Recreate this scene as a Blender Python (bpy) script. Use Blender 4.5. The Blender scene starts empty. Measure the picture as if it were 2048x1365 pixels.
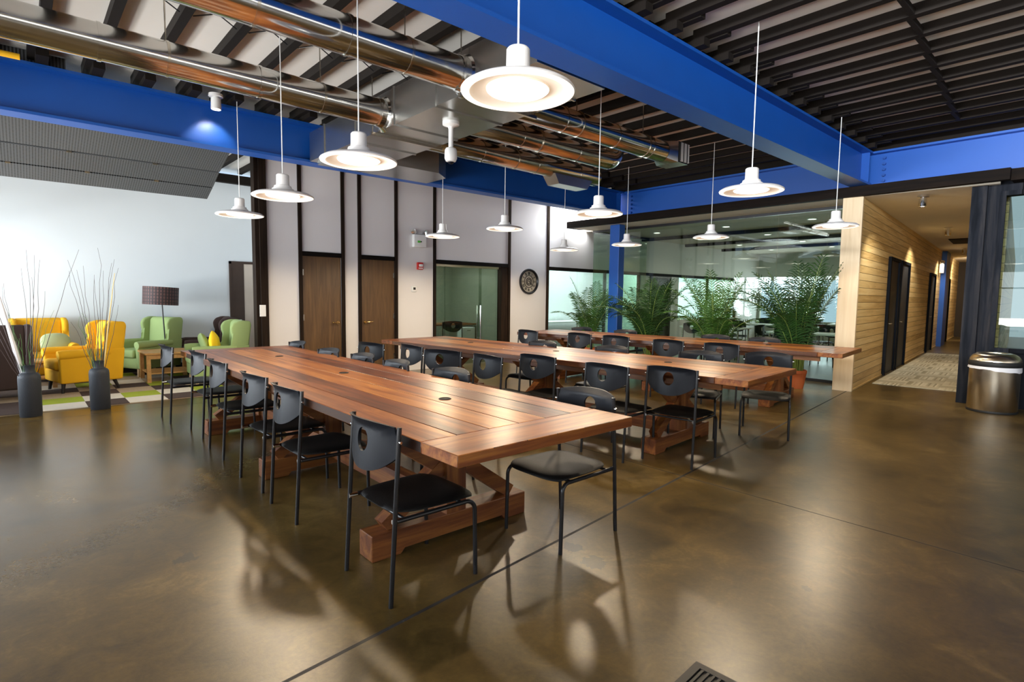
import bpy, bmesh, math, random
from mathutils import Vector, Matrix
sc = bpy.context.scene
C = sc.collection
PI = math.pi
rad = math.radians
rnd = random.Random(7)

# ------------------------------------------------------------------ camera
def make_camera():
    yaw, pitch, roll = rad(48.2804), rad(4.6555), rad(.7113)
    f = Vector((math.cos(yaw)*math.cos(pitch), math.sin(yaw)*math.cos(pitch), -math.sin(pitch)))
    r = Vector((math.sin(yaw), -math.cos(yaw), 0))
    u = r.cross(f)
    c, s = math.cos(roll), math.sin(roll)
    r2, u2 = c*r + s*u, -s*r + c*u
    cd = bpy.data.cameras.new('camera')
    cd.sensor_width = 36; cd.lens = 36*1107.109/2048
    cd.clip_start = .05; cd.clip_end = 200
    o = bpy.data.objects.new('camera', cd); C.objects.link(o)
    m = Matrix((r2, u2, -f)).transposed().to_4x4()
    m.translation = (0, 0, 1.45)
    o.matrix_world = m
    sc.camera = o
make_camera()

# ------------------------------------------------------------------ world, daylight, exposure
sc.view_settings.view_transform = 'Standard'
sc.view_settings.look = 'None'
sc.view_settings.gamma = 1
sc.view_settings.use_curve_mapping = False
sc.view_settings.exposure = -0.3
sc.cycles.max_bounces = 10
sc.cycles.transparent_max_bounces = 16
sc.cycles.sample_clamp_indirect = 6
sc.cycles.caustics_reflective = False
sc.cycles.caustics_refractive = False
W = bpy.data.worlds.new('sky'); sc.world = W; W.use_nodes = True
bg = W.node_tree.nodes['Background']
bg.inputs[0].default_value = (.62, .80, 1, 1); bg.inputs[1].default_value = 1.2

def area(name, loc, rot, sx, sy, energy, col):
    l = bpy.data.lights.new(name, 'AREA'); l.shape = 'RECTANGLE'; l.size = sx; l.size_y = sy
    l.energy = energy; l.color = col
    o = bpy.data.objects.new(name, l); C.objects.link(o); o.location = loc; o.rotation_euler = rot
    return o
# daylight coming through the window wall on the near-left side, the lounge windows and the far glazing, plus fill lights added for brightness
area('daylight_lounge_window', (-5.6, 11.4, 1.55), (0, rad(-90), 0), 3.0, 9.6, 2500, (.84, .93, 1))
area('daylight_near_window', (-5.6, 1.4, 1.55), (0, rad(-90), 0), 3.0, 10.0, 330, (.90, .95, 1))
area('fill_blue_beam', (-2.15, -1.6, 3.35), (0, rad(-104), 0), .56, 5.0, 800, (.90, .95, 1)).data.spread = rad(84)  # added to brighten the far blue beam and roof deck, no known window
area('daylight_ground_bounce', (-4.3, 4.0, .35), (0, rad(-122), 0), 1.3, 17.0, 1700, (1, .97, .92))
area('daylight_skylight', (11.2, 8.5, 3.72), (0, 0, 0), 3.2, 1.0, 330, (.93, .97, 1))
area('daylight_far_room', (20.6, 6.6, 1.4), (0, rad(90), 0), 1.5, 5.0, 150, (.85, .94, 1))
area('fill_white_room', (11.3, 10.2, 2.55), (0, 0, 0), 3.2, 1.2, 110, (.90, .97, 1))  # area light added under the ceiling to brighten the white room
area('fill_white_room_end', (16.8, 10.2, 2.55), (0, 0, 0), 3.6, 1.2, 190, (.90, .97, 1))  # added under the ceiling so the end windows look bright
area('fill_dark_office', (7.1, 10.6, 2.48), (0, 0, 0), .6, .6, 55, (.85, 1, .93))  # added to brighten the dark office, no lamp panel there
area('daylight_side_windows', (3.5, -6.1, 1.8), (rad(90), 0, 0), 9, 1.6, 110, (1, .90, .76))

# ------------------------------------------------------------------ materials
def nt(name):
    m = bpy.data.materials.new(name); m.use_nodes = True
    t = m.node_tree
    return m, t, t.nodes['Principled BSDF']
def plain(name, col, rough=.5, metal=0, spec=.5, bump=0, bscale=200, var=0, vscale=3, coat=0, emit=None, estr=0):
    m, t, b = nt(name)
    b.inputs['Base Color'].default_value = (*col, 1)
    b.inputs['Roughness'].default_value = rough
    b.inputs['Metallic'].default_value = metal
    b.inputs['Specular IOR Level'].default_value = spec
    b.inputs['Coat Weight'].default_value = coat
    if emit:
        b.inputs['Emission Color'].default_value = (*emit, 1); b.inputs['Emission Strength'].default_value = estr
    if var or bump:
        tc = t.nodes.new('ShaderNodeTexCoord')
    if var:
        n = t.nodes.new('ShaderNodeTexNoise'); n.inputs['Scale'].default_value = vscale; n.inputs['Detail'].default_value = 5
        t.links.new(tc.outputs['Object'], n.inputs['Vector'])
        mx = t.nodes.new('ShaderNodeMix'); mx.data_type = 'RGBA'
        mx.inputs[6].default_value = (*[c*(1-var) for c in col], 1)
        mx.inputs[7].default_value = (*[min(1, c*(1+var)) for c in col], 1)
        t.links.new(n.outputs[0], mx.inputs[0]); t.links.new(mx.outputs[2], b.inputs['Base Color'])
    if bump:
        n = t.nodes.new('ShaderNodeTexNoise'); n.inputs['Scale'].default_value = bscale
        t.links.new(tc.outputs['Object'], n.inputs['Vector'])
        bp = t.nodes.new('ShaderNodeBump'); bp.inputs['Strength'].default_value = bump; bp.inputs['Distance'].default_value = .01
        t.links.new(n.outputs[0], bp.inputs['Height']); t.links.new(bp.outputs[0], b.inputs['Normal'])
    return m
def N(t, typ, **kw):
    n = t.nodes.new(typ)
    for k, v in kw.items(): setattr(n, k, v)
    return n
def math_n(t, op, a, b=None, c=None):
    n = N(t, 'ShaderNodeMath', operation=op)
    for i, v in enumerate((a, b, c)):
        if v is None: continue
        if isinstance(v, (int, float)): n.inputs[i].default_value = v
        else: t.links.new(v, n.inputs[i])
    return n.outputs[0]
def ramp(t, fac, stops):
    r = N(t, 'ShaderNodeValToRGB'); e = r.color_ramp.elements
    while len(e) < len(stops): e.new(.5)
    for k, (p, col) in zip(e, stops): k.position = p; k.color = (*col, 1)
    t.links.new(fac, r.inputs[0]); return r.outputs[0]
def wood(name, stops, along='y', plank=.2, rough=.35, coat=.0, gap=.004, across='x', gscale=1, bump=.15, offset=0.0):
    """grain runs along one axis; boards of width `plank` counted on the axis `across`"""
    m, t, b = nt(name)
    tc = N(t, 'ShaderNodeTexCoord'); sp = N(t, 'ShaderNodeSeparateXYZ')
    t.links.new(tc.outputs['Object'], sp.inputs[0])
    ax = {'x': sp.outputs[0], 'y': sp.outputs[1], 'z': sp.outputs[2]}
    q = math_n(t, 'DIVIDE', math_n(t, 'ADD', ax[across], offset), plank)
    idx = math_n(t, 'FLOOR', q)
    wn = N(t, 'ShaderNodeTexWhiteNoise', noise_dimensions='1D'); t.links.new(idx, wn.inputs['W'])
    # coordinates stretched along the grain and shifted per board
    cx = N(t, 'ShaderNodeCombineXYZ')
    for i, k in enumerate('xyz'):
        s = (1.1 if k == along else 16)*gscale
        v = math_n(t, 'MULTIPLY', ax[k], s)
        v = math_n(t, 'ADD', v, math_n(t, 'MULTIPLY', wn.outputs[0], 37.0*(i+1)))
        t.links.new(v, cx.inputs[i])
    n1 = N(t, 'ShaderNodeTexNoise'); n1.inputs['Scale'].default_value = 1; n1.inputs['Detail'].default_value = 8; n1.inputs['Roughness'].default_value = .62; n1.inputs['Distortion'].default_value = .7
    t.links.new(cx.outputs[0], n1.inputs['Vector'])
    f = math_n(t, 'ADD', math_n(t, 'MULTIPLY', n1.outputs[0], .95), math_n(t, 'MULTIPLY', math_n(t, 'SUBTRACT', wn.outputs[0], .5), .30))
    col = ramp(t, f, stops)
    if gap:
        fr = math_n(t, 'FRACT', q)
        e = math_n(t, 'ABSOLUTE', math_n(t, 'SUBTRACT', fr, .5))
        g = math_n(t, 'GREATER_THAN', e, .5-gap/plank)
        mx = N(t, 'ShaderNodeMix', data_type='RGBA'); t.links.new(g, mx.inputs[0]); t.links.new(col, mx.inputs[6])
        mx.inputs[7].default_value = (*[c*.25 for c in stops[0][1]], 1); col = mx.outputs[2]
    t.links.new(col, b.inputs['Base Color'])
    b.inputs['Roughness'].default_value = rough; b.inputs['Coat Weight'].default_value = coat; b.inputs['Coat Roughness'].default_value = .15
    bp = N(t, 'ShaderNodeBump'); bp.inputs['Strength'].default_value = bump; bp.inputs['Distance'].default_value = .004
    t.links.new(n1.outputs[0], bp.inputs['Height']); t.links.new(bp.outputs[0], b.inputs['Normal'])
    return m
TS = [(.25, (.055, .013, .004)), (.46, (.20, .056, .013)), (.62, (.34, .126, .026)), (.85, (.48, .21, .055))]
M = {}
M['table_long'] = wood('table boards', TS, 'y', .199, .34, .0, .0032, 'x', offset=.597)
M['table_end'] = wood('table end board', TS, 'x', 5, .32, .0, 0, 'y', offset=3)
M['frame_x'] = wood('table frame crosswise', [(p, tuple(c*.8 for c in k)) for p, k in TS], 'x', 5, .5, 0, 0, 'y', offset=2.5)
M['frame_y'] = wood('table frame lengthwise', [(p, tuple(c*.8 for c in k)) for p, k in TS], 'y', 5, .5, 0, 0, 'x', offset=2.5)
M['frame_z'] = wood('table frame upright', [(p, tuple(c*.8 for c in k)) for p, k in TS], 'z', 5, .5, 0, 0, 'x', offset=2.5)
PINE = [(.25, (.46, .29, .10)), (.5, (.68, .48, .20)), (.7, (.76, .57, .27)), (.9, (.84, .67, .36))]
M['pine_wall'] = wood('golden pine boards', PINE, 'x', .118, .45, 0, .004, 'z', .8, .1)
M['pine_post'] = wood('pale pine post', [(.25, (.62, .44, .24)), (.5, (.72, .55, .34)), (.8, (.80, .65, .44))], 'z', 5, .5, 0, 0, 'x', .7, .08, 2.5)
M['pine_table'] = wood('honey pine', [(.3, (.48, .24, .07)), (.7, (.66, .38, .14))], 'y', 5, .4, 0, 0, 'x', .8, .05, 2.5)
DK = [(.25, (.002, .0025, .004)), (.48, (.006, .0075, .011)), (.60, (.014, .016, .022)), (.85, (.050, .045, .045))]
M['dark_wood'] = wood('charred dark boards', DK, 'z', .55, .45, 0, .006, 'y', .55, .4)
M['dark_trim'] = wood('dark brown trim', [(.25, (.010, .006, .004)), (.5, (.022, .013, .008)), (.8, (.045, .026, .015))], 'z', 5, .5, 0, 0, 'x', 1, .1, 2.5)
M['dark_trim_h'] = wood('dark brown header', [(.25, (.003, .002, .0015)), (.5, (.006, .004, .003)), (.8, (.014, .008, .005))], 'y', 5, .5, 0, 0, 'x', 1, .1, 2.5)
for k_ in ('dark_wood', 'dark_trim', 'dark_trim_h'): M[k_].node_tree.nodes['Principled BSDF'].inputs['Specular IOR Level'].default_value = .1; M[k_].node_tree.nodes['Principled BSDF'].inputs['Roughness'].default_value = .7
M['door'] = wood('brown oak veneer', [(.25, (.075, .036, .012)), (.5, (.135, .070, .024)), (.8, (.21, .12, .045))], 'z', 5, .45, 0, 0, 'x', 1.2, .05, 2.5)
M['door_dark'] = plain('dark brown door', (.045, .025, .016), .5, var=.2, vscale=9)
M['beige'] = plain('beige panel', (.55, .47, .39), .7, var=.06, vscale=6)
M['blue'] = plain('blue enamel', (.006, .085, .40), .42, bump=.03, bscale=90, var=.06, vscale=4)
M['blue_bolt'] = plain('blue bolt', (.006, .07, .33), .4)
M['wall_cool'] = plain('pale blue grey paint', (.66, .70, .72), .75, bump=.04, bscale=160, var=.02)
M['wall_white'] = plain('off white paint', (.76, .74, .74), .75, bump=.04, bscale=160, var=.02)
M['white_panel'] = plain('white board', (.86, .89, .90), .4, var=.01)
M['deck'] = plain('painted roof deck', (.80, .77, .72), .7, var=.05, vscale=2)
M['joist'] = plain('dark brown steel joist', (.010, .007, .005), .8, spec=.2, var=.3, vscale=8)
M['soffit'] = plain('cream soffit', (.70, .62, .50), .7, var=.03)
M['hall_ceil'] = plain('hall ceiling paint', (.72, .66, .55), .7, var=.04)
M['duct'] = plain('galvanised steel', (.66, .65, .62), .14, 1, bump=.03, bscale=7, var=.06, vscale=6)
M['duct_flat'] = plain('galvanised sheet', (.60, .60, .58), .27, 1, bump=.05, bscale=9, var=.14, vscale=5)
M['steel'] = plain('brushed stainless', (.62, .57, .48), .22, 1)
M['steel_drum'] = plain('brushed drum steel', (.60, .52, .40), .24, 1); M['steel_drum'].node_tree.nodes['Principled BSDF'].inputs['Anisotropic'].default_value = .7
M['chrome'] = plain('polished chrome', (.8, .8, .8), .1, 1)
M['brass'] = plain('brass', (.75, .50, .2), .22, 1)
M['black_metal'] = plain('black powder coat', (.010, .010, .012), .32)
M['black_plastic'] = plain('black plastic', (.007, .009, .014), .42, spec=.25, bump=.08, bscale=420)
M['vinyl'] = plain('black vinyl', (.007, .0065, .006), .5, spec=.18, bump=.10, bscale=160)
M['black'] = plain('matt black', (.008, .008, .008), .6)
M['vase'] = plain('charcoal ceramic', (.022, .026, .034), .6, bump=.2, bscale=80)
M['white_plastic'] = plain('white plastic', (.82, .82, .80), .4)
M['lampshell'] = plain('white lamp enamel', (.86, .83, .80), .35)
M['lamp_opal'] = plain('lit opal rim', (.9, .84, .76), .5, emit=(1, .74, .50), estr=.42)
M['lamp_edge'] = plain('lit opal edge', (.9, .86, .8), .5, emit=(1, .90, .76), estr=1.5)
M['lamp_glow'] = plain('lit diffuser', (1, 1, 1), .5, emit=(1, .95, .85), estr=6)
M['spot_glow'] = plain('lit spot lens', (1, 1, 1), .5, emit=(1, .93, .82), estr=14)
M['fill_glow'] = plain('lit downlight lens', (1, 1, 1), .5, emit=(1, .95, .84), estr=7)  # glow of the lamps added in the glass room
M['yellow'] = plain('yellow wool', (.80, .42, .006), .85, bump=.25, bscale=260, var=.08)
M['green'] = plain('sage green wool', (.29, .39, .15), .85, bump=.25, bscale=260, var=.08)
M['brown'] = plain('dark brown wool', (.040, .022, .018), .9, bump=.25, bscale=260, var=.1)
M['pillow_y'] = plain('bright yellow cotton', (.92, .62, .01), .8, bump=.2, bscale=200)
M['pillow_g'] = plain('pale green cotton', (.50, .56, .30), .8, bump=.2, bscale=200)
M['pale_leg'] = plain('pale beech', (.62, .45, .26), .5)
M['dark_leg'] = plain('dark stained leg', (.012, .009, .008), .4)
M['shade'] = None
M['rug_cream'] = plain('cream carpet tile', (.66, .60, .50), .95, bump=.4, bscale=300, var=.08, vscale=20)
M['rug_beige'] = plain('beige carpet tile', (.42, .32, .21), .95, bump=.4, bscale=300, var=.2, vscale=30)
M['rug_brown'] = plain('brown carpet tile', (.055, .030, .022), .95, bump=.4, bscale=300, var=.15, vscale=20)
M['rug_lime'] = plain('lime carpet tile', (.33, .40, .02), .95, bump=.4, bscale=300, var=.1, vscale=20)
M['leaf'] = plain('palm leaf', (.012, .050, .006), .5, var=.5, vscale=5)
M['leaf2'] = plain('young palm leaf', (.035, .105, .012), .5, var=.45, vscale=5)
M['stem'] = plain('palm cane', (.16, .24, .05), .5, var=.3, vscale=9)
M['terracotta'] = plain('terracotta', (.50, .12, .03), .6, var=.1)
M['soil'] = plain('potting soil', (.03, .02, .012), .95, bump=.5, bscale=60)
M['twig'] = plain('brown willow twig', (.055, .032, .030), .6, var=.3, vscale=20)
M['reed'] = plain('green reed', (.10, .24, .07), .5)
M['straw'] = plain('straw blade', (.75, .55, .22), .6)
M['feather'] = plain('white plume', (.85, .82, .84), .8)
M['red'] = plain('red plastic', (.50, .015, .012), .35)
M['green_led'] = plain('green label', (.10, .55, .06), .5)
M['grille'] = plain('dark cast iron', (.02, .018, .016), .5)
M['bag'] = plain('clear liner bag', (.75, .75, .78), .3)
M['clock_face'] = plain('aged clock face', (.40, .37, .30), .6, var=.3, vscale=14)
M['grey_green'] = plain('grey green paint', (.36, .37, .31), .7, var=.04)
M['bag_white'] = M['bag']
M['gap'] = plain('louvre shade black', (.006, .006, .006), .9)  # near-black standing for the shade behind the duct louvres

def mat_glass(name, tint, mul=1.0):
    m, t, b = nt(name); t.nodes.remove(b)
    out = [n for n in t.nodes if n.type == 'OUTPUT_MATERIAL'][0]
    tr = N(t, 'ShaderNodeBsdfTransparent'); tr.inputs[0].default_value = (*tint, 1)
    gl = N(t, 'ShaderNodeBsdfGlossy'); gl.inputs['Roughness'].default_value = 0; gl.inputs['Color'].default_value = (1, 1, 1, 1)
    lw = N(t, 'ShaderNodeLayerWeight'); lw.inputs['Blend'].default_value = .5
    fac = math_n(t, 'MULTIPLY', math_n(t, 'ADD', .045, math_n(t, 'MULTIPLY', math_n(t, 'POWER', lw.outputs['Facing'], 4.5), .9)), mul)
    mx = N(t, 'ShaderNodeMixShader'); t.links.new(fac, mx.inputs[0]); t.links.new(tr.outputs[0], mx.inputs[1]); t.links.new(gl.outputs[0], mx.inputs[2])
    t.links.new(mx.outputs[0], out.inputs['Surface'])
    return m
M['glass'] = mat_glass('clear partition glass', (.80, .89, .84), 1.15)
M['glass_dark'] = mat_glass('tinted glass', (.70, .75, .69), 1.3)

def mat_floor():
    m, t, b = nt('polished brown concrete')
    tc = N(t, 'ShaderNodeTexCoord'); sp = N(t, 'ShaderNodeSeparateXYZ'); t.links.new(tc.outputs['Object'], sp.inputs[0])
    X, Y = sp.outputs[0], sp.outputs[1]
    def noise(s, d=6, r=.6, dist=0):
        n = N(t, 'ShaderNodeTexNoise'); n.inputs['Scale'].default_value = s; n.inputs['Detail'].default_value = d; n.inputs['Roughness'].default_value = r; n.inputs['Distortion'].default_value = dist
        t.links.new(tc.outputs['Object'], n.inputs['Vector']); return n.outputs[0]
    big, mid, fine = noise(.9, 5, .6, .6), noise(4.5, 8, .7, 1.2), noise(42, 6, .7)
    f = math_n(t, 'ADD', math_n(t, 'ADD', math_n(t, 'MULTIPLY', big, .55), math_n(t, 'MULTIPLY', mid, .35)), math_n(t, 'MULTIPLY', fine, .22))
    col = ramp(t, f, [(.38, (.026, .016, .004)), (.50, (.070, .044, .011)), (.60, (.115, .072, .018)), (.74, (.24, .160, .050))])
    # saw-cut joints: one runs across the room, others run away to the left
    j1 = math_n(t, 'ABSOLUTE', math_n(t, 'SUBTRACT', math_n(t, 'SUBTRACT', Y, math_n(t, 'MULTIPLY', X, .1045)), 1.945))
    j2 = math_n(t, 'ABSOLUTE', math_n(t, 'SUBTRACT', X, 3.99))
    j3 = math_n(t, 'ABSOLUTE', math_n(t, 'SUBTRACT', Y, 8.05))
    lim = .010
    g = math_n(t, 'MAXIMUM', math_n(t, 'LESS_THAN', j1, lim), math_n(t, 'MAXIMUM', math_n(t, 'LESS_THAN', j2, .006), math_n(t, 'LESS_THAN', j3, .005)))
    # a few dark worn spots
    spots = None
    for (sx, sy, sr) in ((2.29, 1.88, .07), (2.35, 2.06, .05), (1.66, 1.53, .03), (.62, 3.35, .06), (2.9, 1.0, .03)):
        d = math_n(t, 'SQRT', math_n(t, 'ADD', math_n(t, 'POWER', math_n(t, 'SUBTRACT', X, sx), 2), math_n(t, 'POWER', math_n(t, 'SUBTRACT', Y, sy), 2)))
        s = math_n(t, 'LESS_THAN', math_n(t, 'ADD', d, math_n(t, 'MULTIPLY', math_n(t, 'SUBTRACT', mid, .5), .22)), sr)
        spots = s if spots is None else math_n(t, 'MAXIMUM', spots, s)
    mx = N(t, 'ShaderNodeMix', data_type='RGBA'); t.links.new(math_n(t, 'MULTIPLY', spots, .7), mx.inputs[0]); t.links.new(col, mx.inputs[6]); mx.inputs[7].default_value = (.03, .022, .013, 1)
    mx2 = N(t, 'ShaderNodeMix', data_type='RGBA'); t.links.new(g, mx2.inputs[0]); t.links.new(mx.outputs[2], mx2.inputs[6]); mx2.inputs[7].default_value = (.008, .006, .004, 1)
    t.links.new(mx2.outputs[2], b.inputs['Base Color'])
    pol = N(t, 'ShaderNodeMapRange', interpolation_type='SMOOTHSTEP'); t.links.new(math_n(t, 'SUBTRACT', Y, math_n(t, 'MULTIPLY', X, .9)), pol.inputs[0]); pol.inputs[1].default_value = 2.5; pol.inputs[2].default_value = 5.0
    r = math_n(t, 'ADD', math_n(t, 'SUBTRACT', .245, math_n(t, 'MULTIPLY', pol.outputs[0], .10)), math_n(t, 'ADD', math_n(t, 'MULTIPLY', big, .07), math_n(t, 'MULTIPLY', fine, .08)))
    t.links.new(math_n(t, 'ADD', r, math_n(t, 'MULTIPLY', g, .4)), b.inputs['Roughness'])
    b.inputs['Specular IOR Level'].default_value = .8
    bp = N(t, 'ShaderNodeBump'); bp.inputs['Strength'].default_value = .10; bp.inputs['Distance'].default_value = .008
    t.links.new(math_n(t, 'ADD', mid, math_n(t, 'MULTIPLY', fine, .5)), bp.inputs['Height']); t.links.new(bp.outputs[0], b.inputs['Normal'])
    return m
M['floor'] = mat_floor()

def mat_perforated():
    m, t, b = nt('perforated grey metal')
    tc = N(t, 'ShaderNodeTexCoord'); sp = N(t, 'ShaderNodeSeparateXYZ'); t.links.new(tc.outputs['Object'], sp.inputs[0])
    p = .028
    fx = math_n(t, 'SUBTRACT', math_n(t, 'FRACT', math_n(t, 'DIVIDE', sp.outputs[0], p)), .5)
    fy = math_n(t, 'SUBTRACT', math_n(t, 'FRACT', math_n(t, 'DIVIDE', sp.outputs[1], p)), .5)
    d = math_n(t, 'SQRT', math_n(t, 'ADD', math_n(t, 'MULTIPLY', fx, fx), math_n(t, 'MULTIPLY', fy, fy)))
    h = math_n(t, 'LESS_THAN', d, .27)
    mx = N(t, 'ShaderNodeMix', data_type='RGBA'); t.links.new(h, mx.inputs[0]); mx.inputs[6].default_value = (.115, .122, .128, 1); mx.inputs[7].default_value = (.012, .012, .012, 1)
    t.links.new(mx.outputs[2], b.inputs['Base Color']); b.inputs['Roughness'].default_value = .5
    return m
M['perf'] = mat_perforated()
def mat_shade():
    m, t, b = nt('brown pierced lamp shade')
    tc = N(t, 'ShaderNodeTexCoord'); sp = N(t, 'ShaderNodeSeparateXYZ'); t.links.new(tc.outputs['Object'], sp.inputs[0])
    a = math_n(t, 'ARCTAN2', sp.outputs[1], sp.outputs[0])
    u = math_n(t, 'SUBTRACT', math_n(t, 'FRACT', math_n(t, 'MULTIPLY', a, 5.5)), .5)
    v = math_n(t, 'SUBTRACT', math_n(t, 'FRACT', math_n(t, 'DIVIDE', sp.outputs[2], .055)), .5)
    d = math_n(t, 'SQRT', math_n(t, 'ADD', math_n(t, 'MULTIPLY', math_n(t, 'MULTIPLY', u, u), 3), math_n(t, 'MULTIPLY', v, v)))
    h = math_n(t, 'LESS_THAN', math_n(t, 'ABSOLUTE', math_n(t, 'SUBTRACT', d, .27)), .10)
    mx = N(t, 'ShaderNodeMix', data_type='RGBA'); t.links.new(h, mx.inputs[0]); mx.inputs[6].default_value = (.025, .014, .014, 1); mx.inputs[7].default_value = (.16, .07, .06, 1)
    t.links.new(mx.outputs[2], b.inputs['Base Color']); b.inputs['Roughness'].default_value = .7
    return m
M['shade'] = mat_shade()
def mat_brick():
    m, t, b = nt('old brick')
    tc = N(t, 'ShaderNodeTexCoord'); mp = N(t, 'ShaderNodeMapping'); mp.inputs['Rotation'].default_value = (rad(90), 0, rad(90))
    t.links.new(tc.outputs['Object'], mp.inputs[0])
    br = N(t, 'ShaderNodeTexBrick'); br.inputs['Scale'].default_value = 4.5
    br.inputs['Color1'].default_value = (.30, .17, .06, 1); br.inputs['Color2'].default_value = (.12, .06, .03, 1); br.inputs['Mortar'].default_value = (.05, .035, .02, 1)
    t.links.new(mp.outputs[0], br.inputs['Vector']); t.links.new(br.outputs[0], b.inputs['Base Color']); b.inputs['Roughness'].default_value = .85
    return m
M['brick'] = mat_brick()
def mat_hall_carpet():
    m, t, b = nt('striped carpet tiles')
    tc = N(t, 'ShaderNodeTexCoord'); sp = N(t, 'ShaderNodeSeparateXYZ'); t.links.new(tc.outputs['Object'], sp.inputs[0])
    ch = N(t, 'ShaderNodeTexChecker'); ch.inputs['Scale'].default_value = 2; t.links.new(tc.outputs['Object'], ch.inputs[0])
    a = math_n(t, 'MULTIPLY', sp.outputs[0], 40.0); c2 = math_n(t, 'MULTIPLY', sp.outputs[1], 40.0)
    mxs = N(t, 'ShaderNodeMix', data_type='FLOAT'); t.links.new(ch.outputs[1], mxs.inputs[0]); t.links.new(a, mxs.inputs[2]); t.links.new(c2, mxs.inputs[3])
    wn = N(t, 'ShaderNodeTexWhiteNoise', noise_dimensions='1D'); t.links.new(math_n(t, 'FLOOR', mxs.outputs[0]), wn.inputs['W'])
    col = ramp(t, wn.outputs[0], [(0, (.34, .30, .19)), (.5, (.58, .53, .37)), (1, (.74, .69, .53))])
    t.links.new(col, b.inputs['Base Color']); b.inputs['Roughness'].default_value = .95
    return m
M['hall_carpet'] = mat_hall_carpet()

# ------------------------------------------------------------------ mesh helpers
def bm_new(): return bmesh.new()
def box(bm, x0, x1, y0, y1, z0, z1, mi=0):
    v = [bm.verts.new(p) for p in ((x0,y0,z0),(x1,y0,z0),(x1,y1,z0),(x0,y1,z0),(x0,y0,z1),(x1,y0,z1),(x1,y1,z1),(x0,y1,z1))]
    for q in ((0,3,2,1),(4,5,6,7),(0,1,5,4),(1,2,6,5),(2,3,7,6),(3,0,4,7)):
        f = bm.faces.new([v[i] for i in q]); f.material_index = mi
def bar(bm, p0, p1, w, h, up=(0, 0, 1), mi=0):
    """rectangular bar from p0 to p1; w across, h along `up`"""
    p0, p1 = Vector(p0), Vector(p1); d = (p1-p0).normalized(); up = Vector(up)
    s = d.cross(up).normalized(); u = s.cross(d).normalized()
    vs = []
    for p in (p0, p1):
        for a, b in ((-1,-1),(1,-1),(1,1),(-1,1)):
            vs.append(bm.verts.new(p + s*(a*w/2) + u*(b*h/2)))
    for q in ((0,1,2,3),(7,6,5,4),(0,4,5,1),(1,5,6,2),(2,6,7,3),(3,7,4,0)):
        bm.faces.new([vs[i] for i in q]).material_index = mi
def tube(bm, path, r, n=10, cap=True, mi=0):
    path = [Vector(p) for p in path]; rings = []
    rr = r if isinstance(r, (list, tuple)) else [r]*len(path)
    prev = None
    for i, p in enumerate(path):
        if i == 0: d = path[1]-p
        elif i == len(path)-1: d = p-path[i-1]
        else: d = (path[i+1]-p).normalized()+(p-path[i-1]).normalized()
        d.normalize()
        a = prev if prev is not None else (Vector((0,0,1)) if abs(d.z) < .9 else Vector((1,0,0)))
        s = a - d*a.dot(d); s.normalize(); prev = s; q = d.cross(s)
        rings.append([bm.verts.new(p + (s*math.cos(2*PI*k/n)+q*math.sin(2*PI*k/n))*rr[i]) for k in range(n)])
    for a, b in zip(rings, rings[1:]):
        for k in range(n):
            bm.faces.new((a[k], a[(k+1)%n], b[(k+1)%n], b[k])).material_index = mi
    if cap:
        bm.faces.new(rings[0][::-1]).material_index = mi; bm.faces.new(rings[-1]).material_index = mi
def cyl(bm, p0, p1, r0, r1=None, n=20, mi=0): tube(bm, [p0, p1], [r0, r0 if r1 is None else r1], n, True, mi)
def lathe(bm, prof, n=32, mi=0, c=(0,0,0)):
    rings = []
    for (r, z) in prof:
        if r < 1e-5: rings.append([bm.verts.new((c[0], c[1], c[2]+z))])
        else: rings.append([bm.verts.new((c[0]+r*math.cos(2*PI*k/n), c[1]+r*math.sin(2*PI*k/n), c[2]+z)) for k in range(n)])
    for a, b in zip(rings, rings[1:]):
        for k in range(n):
            k2 = (k+1) % n
            if len(a) == 1 and len(b) == 1: continue
            if len(a) == 1: f = (a[0], b[k2], b[k])
            elif len(b) == 1: f = (a[k], a[k2], b[0])
            else: f = (a[k], a[k2], b[k2], b[k])
            bm.faces.new(f).material_index = mi
def prism(bm, pts, a0, a1, axis='y', mi=0):
    def P(u, v, w): return {'y': (u, w, v), 'x': (w, u, v), 'z': (u, v, w)}[axis]
    A = [bm.verts.new(P(u, v, a0)) for u, v in pts]; B = [bm.verts.new(P(u, v, a1)) for u, v in pts]
    bm.faces.new(A).material_index = mi; bm.faces.new(B[::-1]).material_index = mi
    n = len(pts)
    for i in range(n): bm.faces.new((A[i], B[i], B[(i+1)%n], A[(i+1)%n])).material_index = mi
def ellipsoid(bm, c, r, p=2.6, nu=20, nv=12):
    def sg(v, e): return math.copysign(abs(v)**e, v)
    rings = []
    e = 2/p
    for j in range(nv+1):
        th = -PI/2+PI*j/nv
        if j in (0, nv): rings.append([bm.verts.new((c[0], c[1], c[2]+math.copysign(r[2], th)))]); continue
        rings.append([bm.verts.new((c[0]+r[0]*sg(math.cos(th), e)*sg(math.cos(2*PI*k/nu), e), c[1]+r[1]*sg(math.cos(th), e)*sg(math.sin(2*PI*k/nu), e), c[2]+r[2]*math.sin(th))) for k in range(nu)])
    for a, b in zip(rings, rings[1:]):
        for k in range(nu):
            k2 = (k+1) % nu
            if len(a) == 1: bm.faces.new((a[0], b[k2], b[k]))
            elif len(b) == 1: bm.faces.new((a[k], a[k2], b[0]))
            else: bm.faces.new((a[k], a[k2], b[k2], b[k]))
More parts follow.
